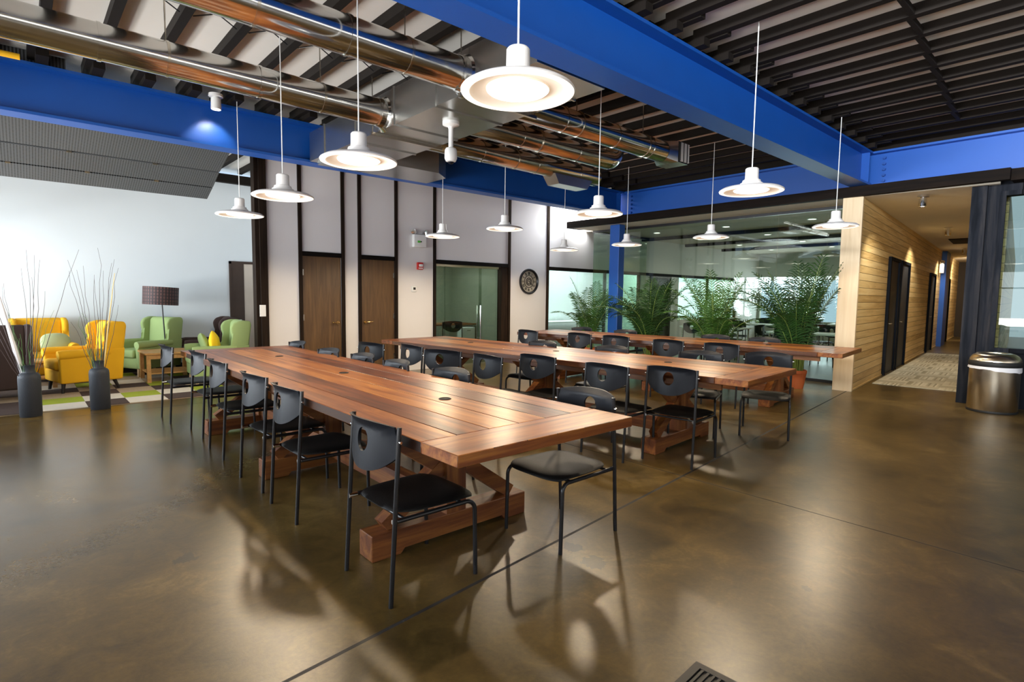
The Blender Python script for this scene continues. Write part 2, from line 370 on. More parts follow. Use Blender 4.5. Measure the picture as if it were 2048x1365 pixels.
def obj(name, bm, mats, parent=None, smooth=True, bevel=0, seg=2, xf=None, angle=38):
    if xf is not None: bmesh.ops.transform(bm, matrix=xf, verts=bm.verts)
    if bevel:
        bmesh.ops.bevel(bm, geom=list(bm.edges), offset=bevel, segments=seg, profile=.5, affect='EDGES', clamp_overlap=True)
    bmesh.ops.recalc_face_normals(bm, faces=bm.faces)
    if smooth:
        for f in bm.faces: f.smooth = True
        for e in bm.edges:
            if len(e.link_faces) == 2 and e.calc_face_angle(0) > rad(angle): e.smooth = False
    me = bpy.data.meshes.new(name); bm.to_mesh(me); bm.free()
    for m in (mats if isinstance(mats, (list, tuple)) else [mats]): me.materials.append(m)
    o = bpy.data.objects.new(name, me); C.objects.link(o)
    if parent is not None: o.parent = parent
    return o
def tag(o, label, cat, group=None):
    o['label'] = label; o['category'] = cat
    if group: o['group'] = group
    return o
def thing(name, label, cat, loc=(0,0,0), rz=0, group=None):
    o = bpy.data.objects.new(name, None); C.objects.link(o)
    o.empty_display_size = .1; o.location = loc; o.rotation_euler = (0, 0, rz)
    return tag(o, label, cat, group)
def struct(name, bm, m, **kw):
    o = obj(name, bm, m, **kw)
    if kw.get('parent') is None: o['kind'] = 'structure'
    return o
def sroot(name):
    o = bpy.data.objects.new(name, None); C.objects.link(o); o['kind'] = 'structure'; return o
def dup(root, loc, rz, label, group=None):
    def rec(o, par):
        c = o.copy(); C.objects.link(c)
        if par is not None: c.parent = par
        for ch in o.children: rec(ch, c)
        return c
    r = rec(root, None); r.location = loc; r.rotation_euler = (0, 0, rz); r['label'] = label
    if group: r['group'] = group
    return r

# ================================================================== SETTING
CW = 9.2      # clock wall plane (faces -Y)
LW = 12.0     # lounge wall plane
XG = 10.55    # glass partition plane
b = bm_new(); box(b, -2.3, 31, -6.3, 12.4, -.12, 0); struct('floor', b, M['floor'], smooth=False)

# ceiling deck with its joists and bridging as parts
b = bm_new(); box(b, -2.3, 13.2, -6.3, 12.4, 3.875, 4.0); ceil = struct('ceiling', b, M['deck'], smooth=False)
JZ0, JZ1, JW, SP = 3.783, 3.875, .076, .4445
for k in range(-9, 17):
    x = 2.95 + SP*k
    for (y0, y1, lap) in ((-5.0, 2.84, 1), (3.0, 7.5, 0), (7.6, 11.98, 1)):
        b = bm_new()
        box(b, x-JW/2, x+JW/2, y0, y1, JZ0, JZ1)
        if lap == 1 and y1 < 3: box(b, x+JW/2, x+JW/2+.07, 2.55, 3.3, JZ0-.01, JZ1)
        if lap == 0:
            box(b, x-JW/2-.07, x-JW/2, 6.95, 7.75, JZ0-.01, JZ1); box(b, x-.05, x+.05, 7.2, 7.6, 3.715, JZ0)
        if lap == 1 and y1 < 3: box(b, x-.05, x+.05, 2.72, 3.1, 3.715, JZ0)
        obj('joist', b, M['joist'], ceil, smooth=False)
for k in range(-5, 14):
    x = 2.95 + SP*k
    b = bm_new()
    if x < 3.3:
        tube(b, [(x+.05, 5.5, JZ0+.01), (x+SP*.46, 5.52, JZ1-.01)], .006, 6); tube(b, [(x+SP-.05, 5.5, JZ0+.01), (x+SP*.54, 5.48, JZ1-.01)], .006, 6)
        obj('bridging_rod', b, M['black_metal'], ceil)
    if x > 2.5:
        b2 = bm_new(); yy = .95+.083*x; box(b2, x+.04, x+SP-.04, yy-.02, yy+.02, JZ0, JZ0+.05)
        obj('bridging_bar', b2, M['joist'], ceil, smooth=False)
    if x >= 3.3: b.free()

# walls
b = bm_new(); box(b, -2.3, 4.6, LW, LW+.2, 0, 3.7); struct('wall_lounge', b, M['wall_cool'], smooth=False)
b = bm_new(); box(b, -2.3, 3.05, LW-.03, LW, 0, .11); struct('baseboard_lounge', b, M['black'], smooth=False)
b = bm_new(); box(b, 2.2, 4.6, LW-.12, LW, 3.58, 3.74); struct('trim_1', b, M['joist'], smooth=False)
DH = 2.07
b = bm_new()
for (x0, x1, z0) in ((2.92, 3.50, 0), (3.50, 4.24, DH), (4.24, 4.55, 0), (4.55, 5.28, DH), (5.28, 6.13, 0), (6.13, 8.08, DH), (8.08, 9.28, 0), (9.28, 13.0, DH), (13.0, 13.4, 0), (13.4, 14.5, DH), (14.5, 14.9, 0), (14.9, 18.6, DH), (18.6, 20.2, 0)):
    if x0 == 14.9: box(b, x0, x1, CW, CW+.14, 0, .8)
    box(b, x0, x1, CW, CW+.14, z0, 3.875 if x1 < 13.1 else 3.06)
struct('wall_clock', b, M['wall_white'], smooth=False)
b = bm_new(); box(b, 4.5, 4.6, CW+.14, LW, 0, 3.7); struct('wall_lounge_return', b, M['wall_cool'], smooth=False)
# vertical dark strips running up the clock wall and the door heads
tr = [(3.50,.055),(4.24,.055),(4.55,.055),(5.28,.055),(6.13,.055),(8.08,.055),(9.28,.06)]
n = 2
for x, w in tr:
    b = bm_new(); box(b, x-w/2, x+w/2, CW-.035, CW+.01, 0, 3.84); struct('trim_%d' % n, b, M['dark_trim'], smooth=False); n += 1
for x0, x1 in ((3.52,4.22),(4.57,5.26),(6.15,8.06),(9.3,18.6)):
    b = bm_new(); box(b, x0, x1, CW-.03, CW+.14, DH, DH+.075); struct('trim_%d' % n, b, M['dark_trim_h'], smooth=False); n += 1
b = bm_new(); box(b, 2.86, 2.97, CW-.06, CW+.1, 0, 3.84); box(b, 2.80, 2.86, CW-.02, CW+.14, 0, 3.84); struct('column_wall_end', b, M['dark_trim'], smooth=False)
# rooms behind the clock wall: dark green office and white room
b = bm_new(); box(b, 5.7, 8.6, 12.0, 12.1, 0, 2.6); box(b, 5.7, 5.8, CW+.14, 12, 0, 2.6); box(b, 8.55, 8.62, CW+.14, 12, 0, 2.6); box(b, 5.7, 8.6, CW+.14, 12, 2.5, 2.6); struct('wall_green_office', b, M['grey_green'], smooth=False)
b = bm_new(); box(b, 8.7, 19.3, 11.2, 11.3, 0, 2.7); box(b, 8.7, 8.8, CW+.14, 11.2, 0, 2.7); box(b, 19.2, 19.3, CW+.14, 11.2, 0, 2.7); box(b, 8.7, 19.3, CW+.14, 11.2, 2.65, 2.75); struct('wall_white_room', b, M['white_panel'], smooth=False)
# skylight shaft walls above the soffit end
b = bm_new(); box(b, 13.0, 13.1, 7.5, 9.3, 3.06, 3.875); box(b, 10.15, 13.1, 7.42, 7.52, 3.22, 3.875); struct('wall_skylight', b, M['wall_white'], smooth=False)
# window wall behind the camera's left: piers, sill, head and mullions around open sky; upper slot added for the beam fill light
b = bm_new(); box(b, -2.0, -1.85, -6.3, 12.2, 0, .72); box(b, -2.0, -1.85, -6.3, 12.2, 2.35, 3.06); box(b, -2.0, -1.85, -6.3, 12.2, 3.63, 3.9); box(b, -2.0, -1.85, -6.3, -1.5, .7, 2.45); struct('wall_window_side', b, M['wall_white'], smooth=False)
for i, (y0, y1) in enumerate([(-1.5+2.28*k, -1.5+2.28*(k+1)) for k in range(6)]):
    b = bm_new(); box(b, -1.98, -1.86, y0-.04, y0+.04, .72, 2.35); box(b, -1.97, -1.87, y0, y1, 1.85, 1.89); box(b, -1.97, -1.87, (y0+y1)/2-.02, (y0+y1)/2+.02, .72, 2.35); box(b, -1.97, -1.87, y0-.03, y0+.03, 3.06, 3.63)
    struct('window_%d' % (i+1), b, M['black_metal'], smooth=False)
b = bm_new(); box(b, -2.3, 30, -6.4, -6.3, 0, .9); box(b, -2.3, 30, -6.4, -6.3, 2.7, 4); box(b, -2.3, -1.2, -6.4, -6.3, .9, 2.7); box(b, 8.2, 30, -6.4, -6.3, .9, 2.7); struct('wall_behind_camera', b, M['wall_white'], smooth=False)

# ---------------------------------------------------------------- blue steel frame
def ibeam_y(name, y0, y1, x0, x1, z0, z1, label, bolts=None):
    """beam that runs along X with its flanges y0..y1"""
    b = bm_new(); yc = (y0+y1)/2
    box(b, x0, x1, y0, y1, z0, z0+.03); box(b, x0, x1, y0, y1, z1-.03, z1); box(b, x0, x1, yc-.012, yc+.012, z0+.03, z1-.03)
    r = tag(obj(name, b, M['blue'], smooth=False), label, 'beam')
    if bolts:
        for z in bolts:
            b = bm_new(); 
            cyl(b, (x1-.06, yc-.012, z), (x1-.06, yc-.055, z), .022, n=6); obj('bolt', b, M['blue_bolt'], r)
        b = bm_new(); box(b, x1-.13, x1-.115, y0+.01, yc, z0+.03, z1-.03); box(b, x1-.115, x1, yc-.03, yc-.012, z0+.05, z1-.05); obj('end_plate', b, M['blue'], r, smooth=False)
    return r
ibeam_y('steel_beam', 7.46, 7.71, -2, 9.84, 3.2, 3.71, 'blue steel beam along the edge of the yellow and green lounge', [3.27+.085*i for i in range(5)])
ibeam_y('steel_beam', 2.81, 3.07, -2, 9.84, 3.2, 3.71, 'blue steel beam crossing overhead at the top centre, the nearest one', [3.27+.085*i for i in range(5)])
b = bm_new()
box(b, 9.83, 10.08, -6, 7.71, 3.2, 3.23); box(b, 9.83, 10.08, -6, 7.71, 3.68, 3.71); box(b, 9.943, 9.967, -6, 7.71, 3.23, 3.68)
rc = tag(obj('steel_beam', b, M['blue'], smooth=False), 'blue steel beam above the glass wall and hallway, meeting the other two', 'beam')
for yb in (2.68, 7.34):
    for z in [3.27+.085*i for i in range(5)]:
        b = bm_new(); cyl(b, (9.943, yb, z), (9.90, yb, z), .022, n=6); obj('bolt', b, M['blue_bolt'], rc)
b = bm_new(); box(b, 9.88, 10.08, 7.60, 7.86, 0, 3.04); tag(obj('steel_column', b, M['blue'], smooth=False, bevel=.012), 'blue square steel column in front of the glass wall corner', 'column')

b = bm_new(); box(b, 9.96, 10.06, -6.2, 7.71, 3.71, 3.875); struct('wall_above_beam', b, M['joist'], smooth=False)

# ---------------------------------------------------------------- glass partition side
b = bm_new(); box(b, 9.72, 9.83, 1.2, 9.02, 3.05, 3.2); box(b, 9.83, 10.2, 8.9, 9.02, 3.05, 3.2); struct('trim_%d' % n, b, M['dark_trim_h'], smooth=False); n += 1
b = bm_new(); box(b, 9.83, 10.62, 3.05, 8.9, 3.05, 3.2); struct('ceiling_soffit', b, M['soffit'], smooth=False)
b = bm_new(); prism(b, [(10.62, 3.2), (20.3, 4.2), (20.3, 9.2), (10.62, 9.2)], 3.06, 3.2, 'z'); struct('ceiling_meeting_room', b, M['soffit'], smooth=False)
gp = thing('glass_partition', 'tall clear glass wall behind the potted palms', 'partition', (XG, 6, 0))
ys = [3.16, 4.48, 5.81, 7.36, 8.88]
for y0, y1 in zip(ys, ys[1:]):
    b = bm_new(); box(b, -.006, .006, y0-6+.004, y1-6-.004, .05, 3.0); obj('glass_pane', b, M['glass'], gp, smooth=False)
b = bm_new(); box(b, 0, 2.2, 2.874, 2.886, .05, 3.0); obj('glass_pane', b, M['glass'], gp, smooth=False)
b = bm_new(); box(b, -.03, .03, -2.84, 2.9, 3.0, 3.05); box(b, .03, 2.2, 2.85, 2.91, 3.0, 3.05); obj('head_rail', b, M['black_metal'], gp, smooth=False)
b = bm_new(); box(b, -.03, .03, -2.84, 2.9, 0, .05); box(b, .03, 2.2, 2.85, 2.91, 0, .05); obj('base_rail', b, M['black_metal'], gp, smooth=False)
b = bm_new(); box(b, .62, .70, 2.8, 2.88, 0, 3.05); obj('mullion', b, M['black_metal'], gp, smooth=False)
# room behind the glass
b = bm_new(); box(b, 20.2, 20.3, 4.22, 9.3, 0, .7); box(b, 20.2, 20.3, 4.22, 9.3, 2.1, 3.1)
for y in (4.22, 5.8, 7.4, 9.1): box(b, 20.2, 20.3, y, y+.18, .7, 2.1)
struct('wall_meeting_room_far', b, M['grey_green'], smooth=False)
b = bm_new()
for k in range(1, 4): box(b, 10.62+2.2*k, 10.72+2.2*k, 3.25+.25*k, 9.1, 2.98, 3.06)
struct('trim_%d' % n, b, M['joist'], smooth=False); n += 1

# ---------------------------------------------------------------- hallway (turned about six degrees)
HA = math.atan2(.104, .9946)
hall = Matrix.Translation((9.87, 2.92, 0)) @ Matrix.Rotation(HA, 4, 'Z')
def hstruct(name, bm, m, parent=None):
    o = struct(name, bm, m, smooth=False, parent=parent)
    if parent is None: o.matrix_world = hall
    return o
b = bm_new(); box(b, 0.02, 19, 0, .25, 0, 3.05); wh = hstruct('wall_hall', b, M['pine_wall'])
b = bm_new(); box(b, -.05, .02, -.012, .262, 0, 3.06); hstruct('trim_%d' % n, b, M['pine_post']); n += 1
b = bm_new(); box(b, .02, 19, -.012, 0, 0, .03); hstruct('baseboard_hall', b, M['pine_wall'])
b = bm_new(); box(b, -.04, 19, -1.6, 0, 3.05, 3.2); hstruct('ceiling_hall', b, M['hall_ceil'])
b = bm_new(); box(b, 8.05, 9.6, -1.1, -.45, 3.035, 3.055); hstruct('trim_%d' % n, b, M['joist']); n += 1
b = bm_new(); box(b, .5, 19, -1.7, -1.55, 0, 3.05); hstruct('wall_hall_right', b, M['pine_wall'])
b = bm_new(); box(b, 19, 19.2, -1.7, .3, 0, 3.1); hstruct('wall_hall_end', b, M['brick'])
def hall_door(i, t0, t1, h):
    r = sroot('door_%d' % i); r.matrix_world = hall
    b = bm_new(); box(b, t0, t1, -.015, .10, 0, h); obj('door_leaf', b, M['black'], r, smooth=False)
    b = bm_new()
    for x in (t0, t1): box(b, x-.05, x+.05, -.05, .05, 0, h)
    box(b, t0, t1, -.05, .05, h-.06, h); obj('door_frame', b, M['dark_wood'], r, smooth=False)
    b = bm_new(); tube(b, [(t0+.14, -.02, 1.0), (t0+.14, -.07, 1.0), (t0+.27, -.07, 1.0)], .011, 8); obj('door_handle', b, M['steel'], r)
hall_door(1, 2.65, 3.75, 2.29); hall_door(2, 4.0, 5.15, 2.29); hall_door(3, 9.3, 10.5, 2.24); hall_door(4, 14.0, 15.2, 2.24)
b = bm_new(); box(b, 12.2, 13.4, -.13, .05, 0, 3.03)
o = tag(obj('steel_column', b, M['blue'], smooth=False), 'blue steel column standing against the pine wall deep in the hallway', 'column'); o.matrix_world = hall
b = bm_new(); box(b, 1.22, 9.1, -1.5, -.08, .001, .009)
o = tag(obj('hall_carpet', b, M['hall_carpet'], smooth=False), 'pale striped carpet runner on the hallway floor', 'carpet'); o.matrix_world = hall

# dark charred-wood wall at the right edge, with its inner window
b = bm_new()
box(b, 10.10, 10.3, 1.30, 1.46, 0, 3.2); box(b, 10.10, 10.3, -6.3, 1.30, 0, .80); box(b, 10.10, 10.3, -6.3, 1.30, 2.90, 3.2); box(b, 10.10, 10.3, -6.3, -3.2, .8, 2.9)
wd = struct('wall_dark', b, M['dark_wood'], smooth=False)
b = bm_new(); box(b, 10.04, 10.32, 1.46, 1.63, 0, 3.2); struct('column_dark', b, M['dark_wood'], smooth=False)
b = bm_new(); box(b, 10.05, 10.10, 1.26, 1.32, .78, 2.95); box(b, 10.05, 10.10, -3.2, 1.26, .76, .82); box(b, 10.05, 10.10, -3.2, 1.26, 2.89, 2.95); w7 = struct('window_7', b, M['dark_wood'], smooth=False)
b = bm_new(); box(b, 10.17, 10.18, -3.2, 1.28, .8, 2.92); obj('window_pane', b, M['glass_dark'], w7, smooth=False)
b = bm_new(); box(b, 12.2, 12.3, -6.3, 1.1, 0, 3.2); struct('wall_office_right', b, M['grey_green'], smooth=False)
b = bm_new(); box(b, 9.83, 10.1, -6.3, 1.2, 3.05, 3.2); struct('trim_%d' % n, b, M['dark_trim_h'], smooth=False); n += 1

# doors in the clock wall
def wood_door(i, x0, x1, hx, hd):
    r = sroot('door_%d' % i)
    b = bm_new(); box(b, x0, x1, CW+.01, CW+.055, .01, DH); obj('door_leaf', b, M['door'], r, smooth=False)
    b = bm_new(); cyl(b, (hx, CW+.012, .95), (hx, CW-.005, .95), .032, n=20); tube(b, [(hx, CW, .95), (hx, CW-.05, .95), (hx+hd*.02, CW-.06, .95), (hx+hd*.12, CW-.06, .955)], .011, 10)
    obj('door_handle', b, M['brass'], r)
    hxx = x0+.012 if hx > (x0+x1)/2 else x1-.012
    for z in (.3, 1.05, 1.8):
        b = bm_new(); box(b, hxx-.012, hxx+.012, CW-.004, CW+.012, z-.05, z+.05); obj('hinge', b, M['steel'], r, smooth=False)
wood_door(5, 3.53, 4.21, 4.14, -1); wood_door(6, 4.58, 5.25, 4.66, 1)
# lounge door
r = sroot('door_7')
b = bm_new(); box(b, 3.15, 3.19, LW-.03, LW+.02, 0, 2.07); box(b, 3.15, 4.0, LW-.03, LW+.02, 2.02, 2.07); obj('door_frame', b, M['door_dark'], r, smooth=False)
b = bm_new(); box(b, 3.19, 3.42, LW-.025, LW, 0, 2.02); obj('door_leaf', b, M['door_dark'], r, smooth=False)
b = bm_new(); box(b, 3.42, 4.0, LW-.02, LW, 0, 2.02); obj('side_panel', b, M['beige'], r, smooth=False)
b = bm_new(); tube(b, [(3.22, LW-.03, .9), (3.22, LW-.08, .9), (3.34, LW-.08, .9)], .014, 8); obj('door_handle', b, M['chrome'], r)
# sliding glass door of the dark office
r = thing('sliding_glass_door', 'dark sliding glass door with a long steel pull, left of the clock', 'door', (7.1, CW, 0))
for x0, x1, y in ((-.93, -.66, .07), (-.68, .26, .05), (.22, .78, .08)):
    b = bm_new(); box(b, x0, x1, y, y+.012, .02, 2.05); obj('glass_pane', b, M['glass_dark'], r, smooth=False)
for y in (.0, .11):
    b = bm_new(); cyl(b, (.2, y, .35), (.2, y, 1.24), .017, n=12)
    for z in (.55, 1.06): cyl(b, (.2, y, z), (.2, .055, z), .010, n=8)
    obj('pull_handle', b, M['chrome'], r)
b = bm_new(); box(b, -.94, .94, .03, .1, 2.02, 2.07); obj('track', b, M['steel'], r, smooth=False)
b = bm_new(); box(b, .76, .94, -.02, .12, 0, 2.07); obj('jamb', b, M['dark_trim'], r, smooth=False)
# glazed front of the white room
r = sroot('window_8')
for x0, x1 in ((9.32, 10.4), (10.4, 11.5), (11.5, 13.0)):
    b = bm_new(); box(b, x0, x1, CW+.06, CW+.07, .02, DH); obj('window_pane', b, M['glass'], r, smooth=False)
b = bm_new()
for x in (11.48, 12.96): box(b, x-.03, x+.03, CW+.03, CW+.1, 0, DH)
obj('window_frame', b, M['dark_trim'], r, smooth=False)
r = sroot('door_8')
b = bm_new(); box(b, 13.45, 14.45, CW+.05, CW+.09, 0, DH); obj('door_leaf', b, M['door_dark'], r, smooth=False)
b = bm_new(); box(b, 13.4, 13.47, CW-.01, CW+.1, 0, DH); box(b, 14.43, 14.5, CW-.01, CW+.1, 0, DH); obj('door_frame', b, M['dark_trim'], r, smooth=False)
b = bm_new(); tube(b, [(13.56, CW+.05, .95), (13.56, CW, .95), (13.68, CW, .95)], .012, 8); obj('door_handle', b, M['steel'], r)
r = sroot('window_9')
for x0, x1 in ((14.9, 16.7), (16.7, 18.6)):
    b = bm_new(); box(b, x0, x1, CW+.06, CW+.07, .8, DH); obj('window_pane', b, M['glass'], r, smooth=False)
b = bm_new()
for x in (14.93, 16.7, 18.57): box(b, x-.03, x+.03, CW+.03, CW+.1, .8, DH)
obj('window_frame', b, M['dark_trim'], r, smooth=False)

# ================================================================== CEILING EQUIPMENT
def duct(label, y, z, r, x0, x1, seams, endcap=True):
    t = thing('round_duct', label, 'duct', ((x0+x1)/2, y, z)); h = (x1-x0)/2; cx = (x0+x1)/2
    b = bm_new(); tube(b, [(-h, 0, 0), (h, 0, 0)], r, 40, endcap); obj('pipe', b, M['duct'], t)
    for s in seams:
        b = bm_new(); tube(b, [(s-cx-.012, 0, 0), (s-cx+.012, 0, 0)], r+.007, 40); obj('seam_band', b, M['duct'], t)
    return t
TX0, TX1 = 2.98, 3.78
d1 = duct('shiny round duct running left from the trunk, beside the lounge beam', 5.44, 3.36, .137, -2, TX0+.02, [-.6, .55, 1.72, 2.9])
d2 = duct('shiny round duct running left from the trunk, under the nearest blue beam', 4.02, 3.36, .139, -2, TX0+.02, [-.4, .75, 1.9, 2.9])
d3 = duct('shiny round duct right of the trunk ending in a louvred outlet', 4.29, 3.37, .135, TX1-.02, 6.42, [4.5, 5.4, 6.1])
d4 = duct('shiny round duct right of the trunk that bends up to the roof', 5.07, 3.37, .128, TX1-.02, 6.26, [4.6, 5.6])
d5 = duct('shiny round duct right of the trunk with a drop outlet under its closed end', 5.95, 3.37, .134, TX1-.02, 7.06, [4.7, 5.7, 6.6])
for d, xs in ((d1, (1.0, 2.3)), (d2, (1.25, 2.4)), (d3, (4.75, 6.0)), (d4, (4.9,)), (d5, (5.3, 6.6))):
    for x in xs:
        b = bm_new(); yy = d.location.y; zz = d.location.z
        cyl(b, (x-d.location.x, 0, .135), (x-d.location.x, 0, JZ1-zz), .006, n=6); tube(b, [(x-d.location.x-.01, 0, 0), (x-d.location.x+.01, 0, 0)], .142, 32)
        obj('hanger', b, M['steel'], d)
for d in (d1, d2):
    b = bm_new(); h = (TX0+2)/2+.0
    tube(b, [(h-.10, 0, 0), (h-.03, 0, 0), (h+.01, 0, 0)], [.142, .15, .19], 40); obj('collar', b, M['duct'], d)
# outlet of d3
b = bm_new(); x = 6.40-d3.location.x
rings = []
for k, (xx, w, rr) in enumerate(((x, 0, .138), (x+.16, 1, .165))):
    ring = []
    for i in range(24):
        a = 2*PI*i/24; cy, cz = math.cos(a), math.sin(a)
        if w: s = 1/max(abs(cy), abs(cz)); ring.append(b.verts.new((xx, cy*s*.165, cz*s*.135)))
        else: ring.append(b.verts.new((xx, cy*rr, cz*rr)))
    rings.append(ring)
for i in range(24): b.faces.new((rings[0][i], rings[0][(i+1)%24], rings[1][(i+1)%24], rings[1][i]))
box(b, x+.16, x+.40, -.165, .165, -.135, .135); obj('outlet_box', b, M['duct_flat'], d3, angle=25)
b = bm_new(); box(b, x+.165, x+.40, -.169, -.165, -.13, .13); obj('louvre_shade', b, M['gap'], d3, smooth=False)  # flat black sheet painted as the shade behind the louvres
for i in range(11):
    b = bm_new(); xx = x+.185+.0205*i; box(b, xx-.006, xx+.006, -.185, -.165, -.12, .12); obj('louvre', b, M['white_plastic'] if i % 4 else M['black'], d3, smooth=False)
# elbow of d4
b = bm_new(); x = 6.26-d4.location.x
tube(b, [(x+.18*math.sin(a), 0, .18-.18*math.cos(a)) for a in [PI/2*i/8 for i in range(9)]]+[(x+.18, 0, .5)], .128, 32); obj('elbow', b, M['duct'], d4)
# drop outlet of d5
b = bm_new(); x = 6.42-d5.location.x
vs = [b.verts.new(p) for p in ((x-.42,-.13,-.10),(x+.42,-.13,-.10),(x+.42,.13,-.10),(x-.42,.13,-.10),(x-.32,-.12,-.24),(x+.32,-.12,-.24),(x+.32,.12,-.24),(x-.32,.12,-.24))]
for q in ((0,3,2,1),(4,5,6,7),(0,1,5,4),(1,2,6,5),(2,3,7,6),(3,0,4,7)): b.faces.new([vs[i] for i in q])
obj('drop_outlet', b, M['duct_flat'], d5, smooth=False)
# rectangular trunk
t = thing('duct_trunk', 'rectangular galvanised trunk duct hanging between the two long blue beams', 'duct', (3.38, 5.2, 3.2))
b = bm_new(); box(b, -.4, .4, -2.1, 2.22, 0, .37); obj('trunk', b, M['duct_flat'], t, smooth=False)
for y in (-1.75, -.75, .02, .9, 1.75):
    b = bm_new(); box(b, -.412, .412, y-.012, y+.012, -.012, .382); obj('flange', b, M['duct_flat'], t, smooth=False)
b = bm_new(); prism(b, [(-.3, 1.48), (1.15, 1.48), (1.42, 1.70), (1.42, 2.22), (-.3, 2.22)], -.03, .30, 'z'); obj('end_plenum', b, M['duct_flat'], t, smooth=False)
for y in (-1.2, .4):
    b = bm_new(); bar(b, (-.46, y, -.02), (.46, y, -.02), .03, .03)
    for s in (-.44, .44): cyl(b, (s, y, -.02), (s, y, JZ1-3.2), .006, n=6)
    obj('hanger', b, M['steel'], t)
# yellow tube modelled for a bright reflection line on the duct, far left
b = bm_new(); tube(b, [(-2, 5.62, 3.17), (.05, 5.62, 3.17), (.09, 5.62, 3.17)], .022, 12); o = tag(obj('reflection_tube', b, M['yellow']), 'short yellow tube added as a reflection beside the round duct at the upper left', 'pipe')
# grey infill panel above the lounge beam
b = bm_new(); box(b, -2, .48, 7.60, 7.64, 3.715, 3.86); tag(obj('infill_panel', b, M['perf'], smooth=False), 'flat grey metal panel standing on the lounge beam at far left', 'panel')
# perforated acoustic panels over the lounge
edge = [(7.75, 3.50), (8.82, 3.155), (8.85, 3.145), (9.20, 2.995), (9.23, 2.985), (9.56, 2.865)]
for i in range(3):
    (ya, za), (yb, zb) = edge[2*i], edge[2*i+1]
    b = bm_new(); bar(b, (0, ya, za+.02), (0, yb, zb+.02), 4.22, .03, up=(0, .3, 1))
    lab = ['wide perforated grey ceiling panel just behind the lounge beam', 'middle perforated grey ceiling panel over the lounge', 'lowest perforated grey ceiling panel over the lounge'][i]
    o = obj('acoustic_panel', b, M['perf'], smooth=False); tag(o, lab, 'ceiling panel', 'acoustic panels over the lounge')
    for v in o.data.vertices: v.co.x += .12
    b = bm_new()
    for x in (-.9, .7, 1.9):
        cyl(b, (x, ya+.1, za), (x, ya+.1, 3.87), .006, n=6)
    obj('hanger_rod', b, M['black_metal'], o)
    if i < 2:
        for x in ((.55, 1.45), (-.02, .75, 1.52))[i]:
            b = bm_new(); box(b, x-.025, x+.025, yb, yb+.03, zb-.012, zb+.012); obj('clip', b, M['brass'], o, smooth=False)
# security camera
t = thing('security_camera', 'white security camera on a short pole under the trunk duct', 'camera', (3.36, 4.74, 2.8))
b = bm_new(); lathe(b, [(0, .40), (.085, .40), (.085, .37), (.03, .35), (.024, .33), (.024, .15), (.05, .14), (.062, .12), (.064, .04), (.05, .01), (.02, 0), (0, 0)], 28); obj('body', b, M['white_plastic'], t)
b = bm_new(); ellipsoid(b, (0, 0, .012), (.034, .034, .03), 2); obj('lens_dome', b, M['black_plastic'], t)

def spot_light(name, loc, power, angle, dirv=(0, 0, -1), col=(1, .86, .68), rad_=.03, blend=.5, parent=None):
    l = bpy.data.lights.new(name, 'SPOT'); l.energy = power; l.color = col; l.spot_size = rad(angle); l.spot_blend = blend; l.shadow_soft_size = rad_
    o = bpy.data.objects.new(name, l); C.objects.link(o)
    o.rotation_euler = Vector(dirv).to_track_quat('-Z', 'Y').to_euler()
    if parent is not None: o.parent = parent
    o.location = loc
    return o
def spot_fixture(loc, label, power, angle, dirv, mat):
    t = thing('spotlight', label, 'spotlight', loc)
    b = bm_new(); lathe(b, [(0, 0), (.075, 0), (.078, -.03), (.03, -.035), (.03, -.05), (.052, -.05), (.056, -.17), (.05, -.175), (.046, -.16), (0, -.158)], 24); obj('housing', b, mat, t)
    b = bm_new(); cyl(b, (0, 0, -.159), (0, 0, -.165), .043, n=20); obj('lens', b, M['spot_glow'], t)
    spot_light('spotlight_beam', (0, 0, -.19), power, angle, dirv, parent=t, col=(1, .92, .80))
spot_fixture((1.83, 7.30, 3.755), 'small white spotlight shining down the lounge beam', 20, 84, (0, .85, -1.15), M['white_plastic'])
hl = ['nearest ceiling spotlight in the hallway', 'second ceiling spotlight in the hallway', 'third ceiling spotlight in the hallway, beyond the dark ceiling panel', 'farthest ceiling spotlight in the hallway']
for i, (x, y, p) in enumerate(((10.32, 2.25, 110), (15.1, 2.80, 140), (20.9, 3.46, 160), (25.2, 4.0, 260))):
    spot_fixture((x, y, 3.05), hl[i], p, 120, ((.35, .1, -1), (.1, .25, -1), (.1, .25, -1), (1.2, .1, -.8))[i], M['chrome'])
# hallway emergency lamps
def twin_lamp(loc, label, d):
    t = thing('emergency_light', label, 'emergency light', loc)
    b = bm_new(); box(b, -.05, .05, -.1, .1, -.14, .14); obj('case', b, M['white_plastic'], t, bevel=.01)
    for s in (-1, 1):
        b = bm_new(); lathe(b, [(0, -.06), (.04, -.05), (.06, .02), (.055, .03), (0, .035)], 18); obj('lamp_head', b, M['chrome'], t, xf=Matrix.Translation((0, s*.09, .2)) @ Matrix.Rotation(d, 4, 'Y'))
    return t
t = twin_lamp((0, 0, 0), 'white emergency light on the pine wall by the blue hallway column', PI/2); t.matrix_world = hall @ Matrix.Translation((11.4, -.08, 2.45)) @ Matrix.Rotation(PI/2, 4, 'Z')

t = twin_lamp((0, 0, 0), 'chrome twin emergency lamp high on the right side of the hallway', PI/2); t.matrix_world = hall @ Matrix.Translation((3.6, -1.50, 2.45)) @ Matrix.Rotation(-PI/2, 4, 'Z')

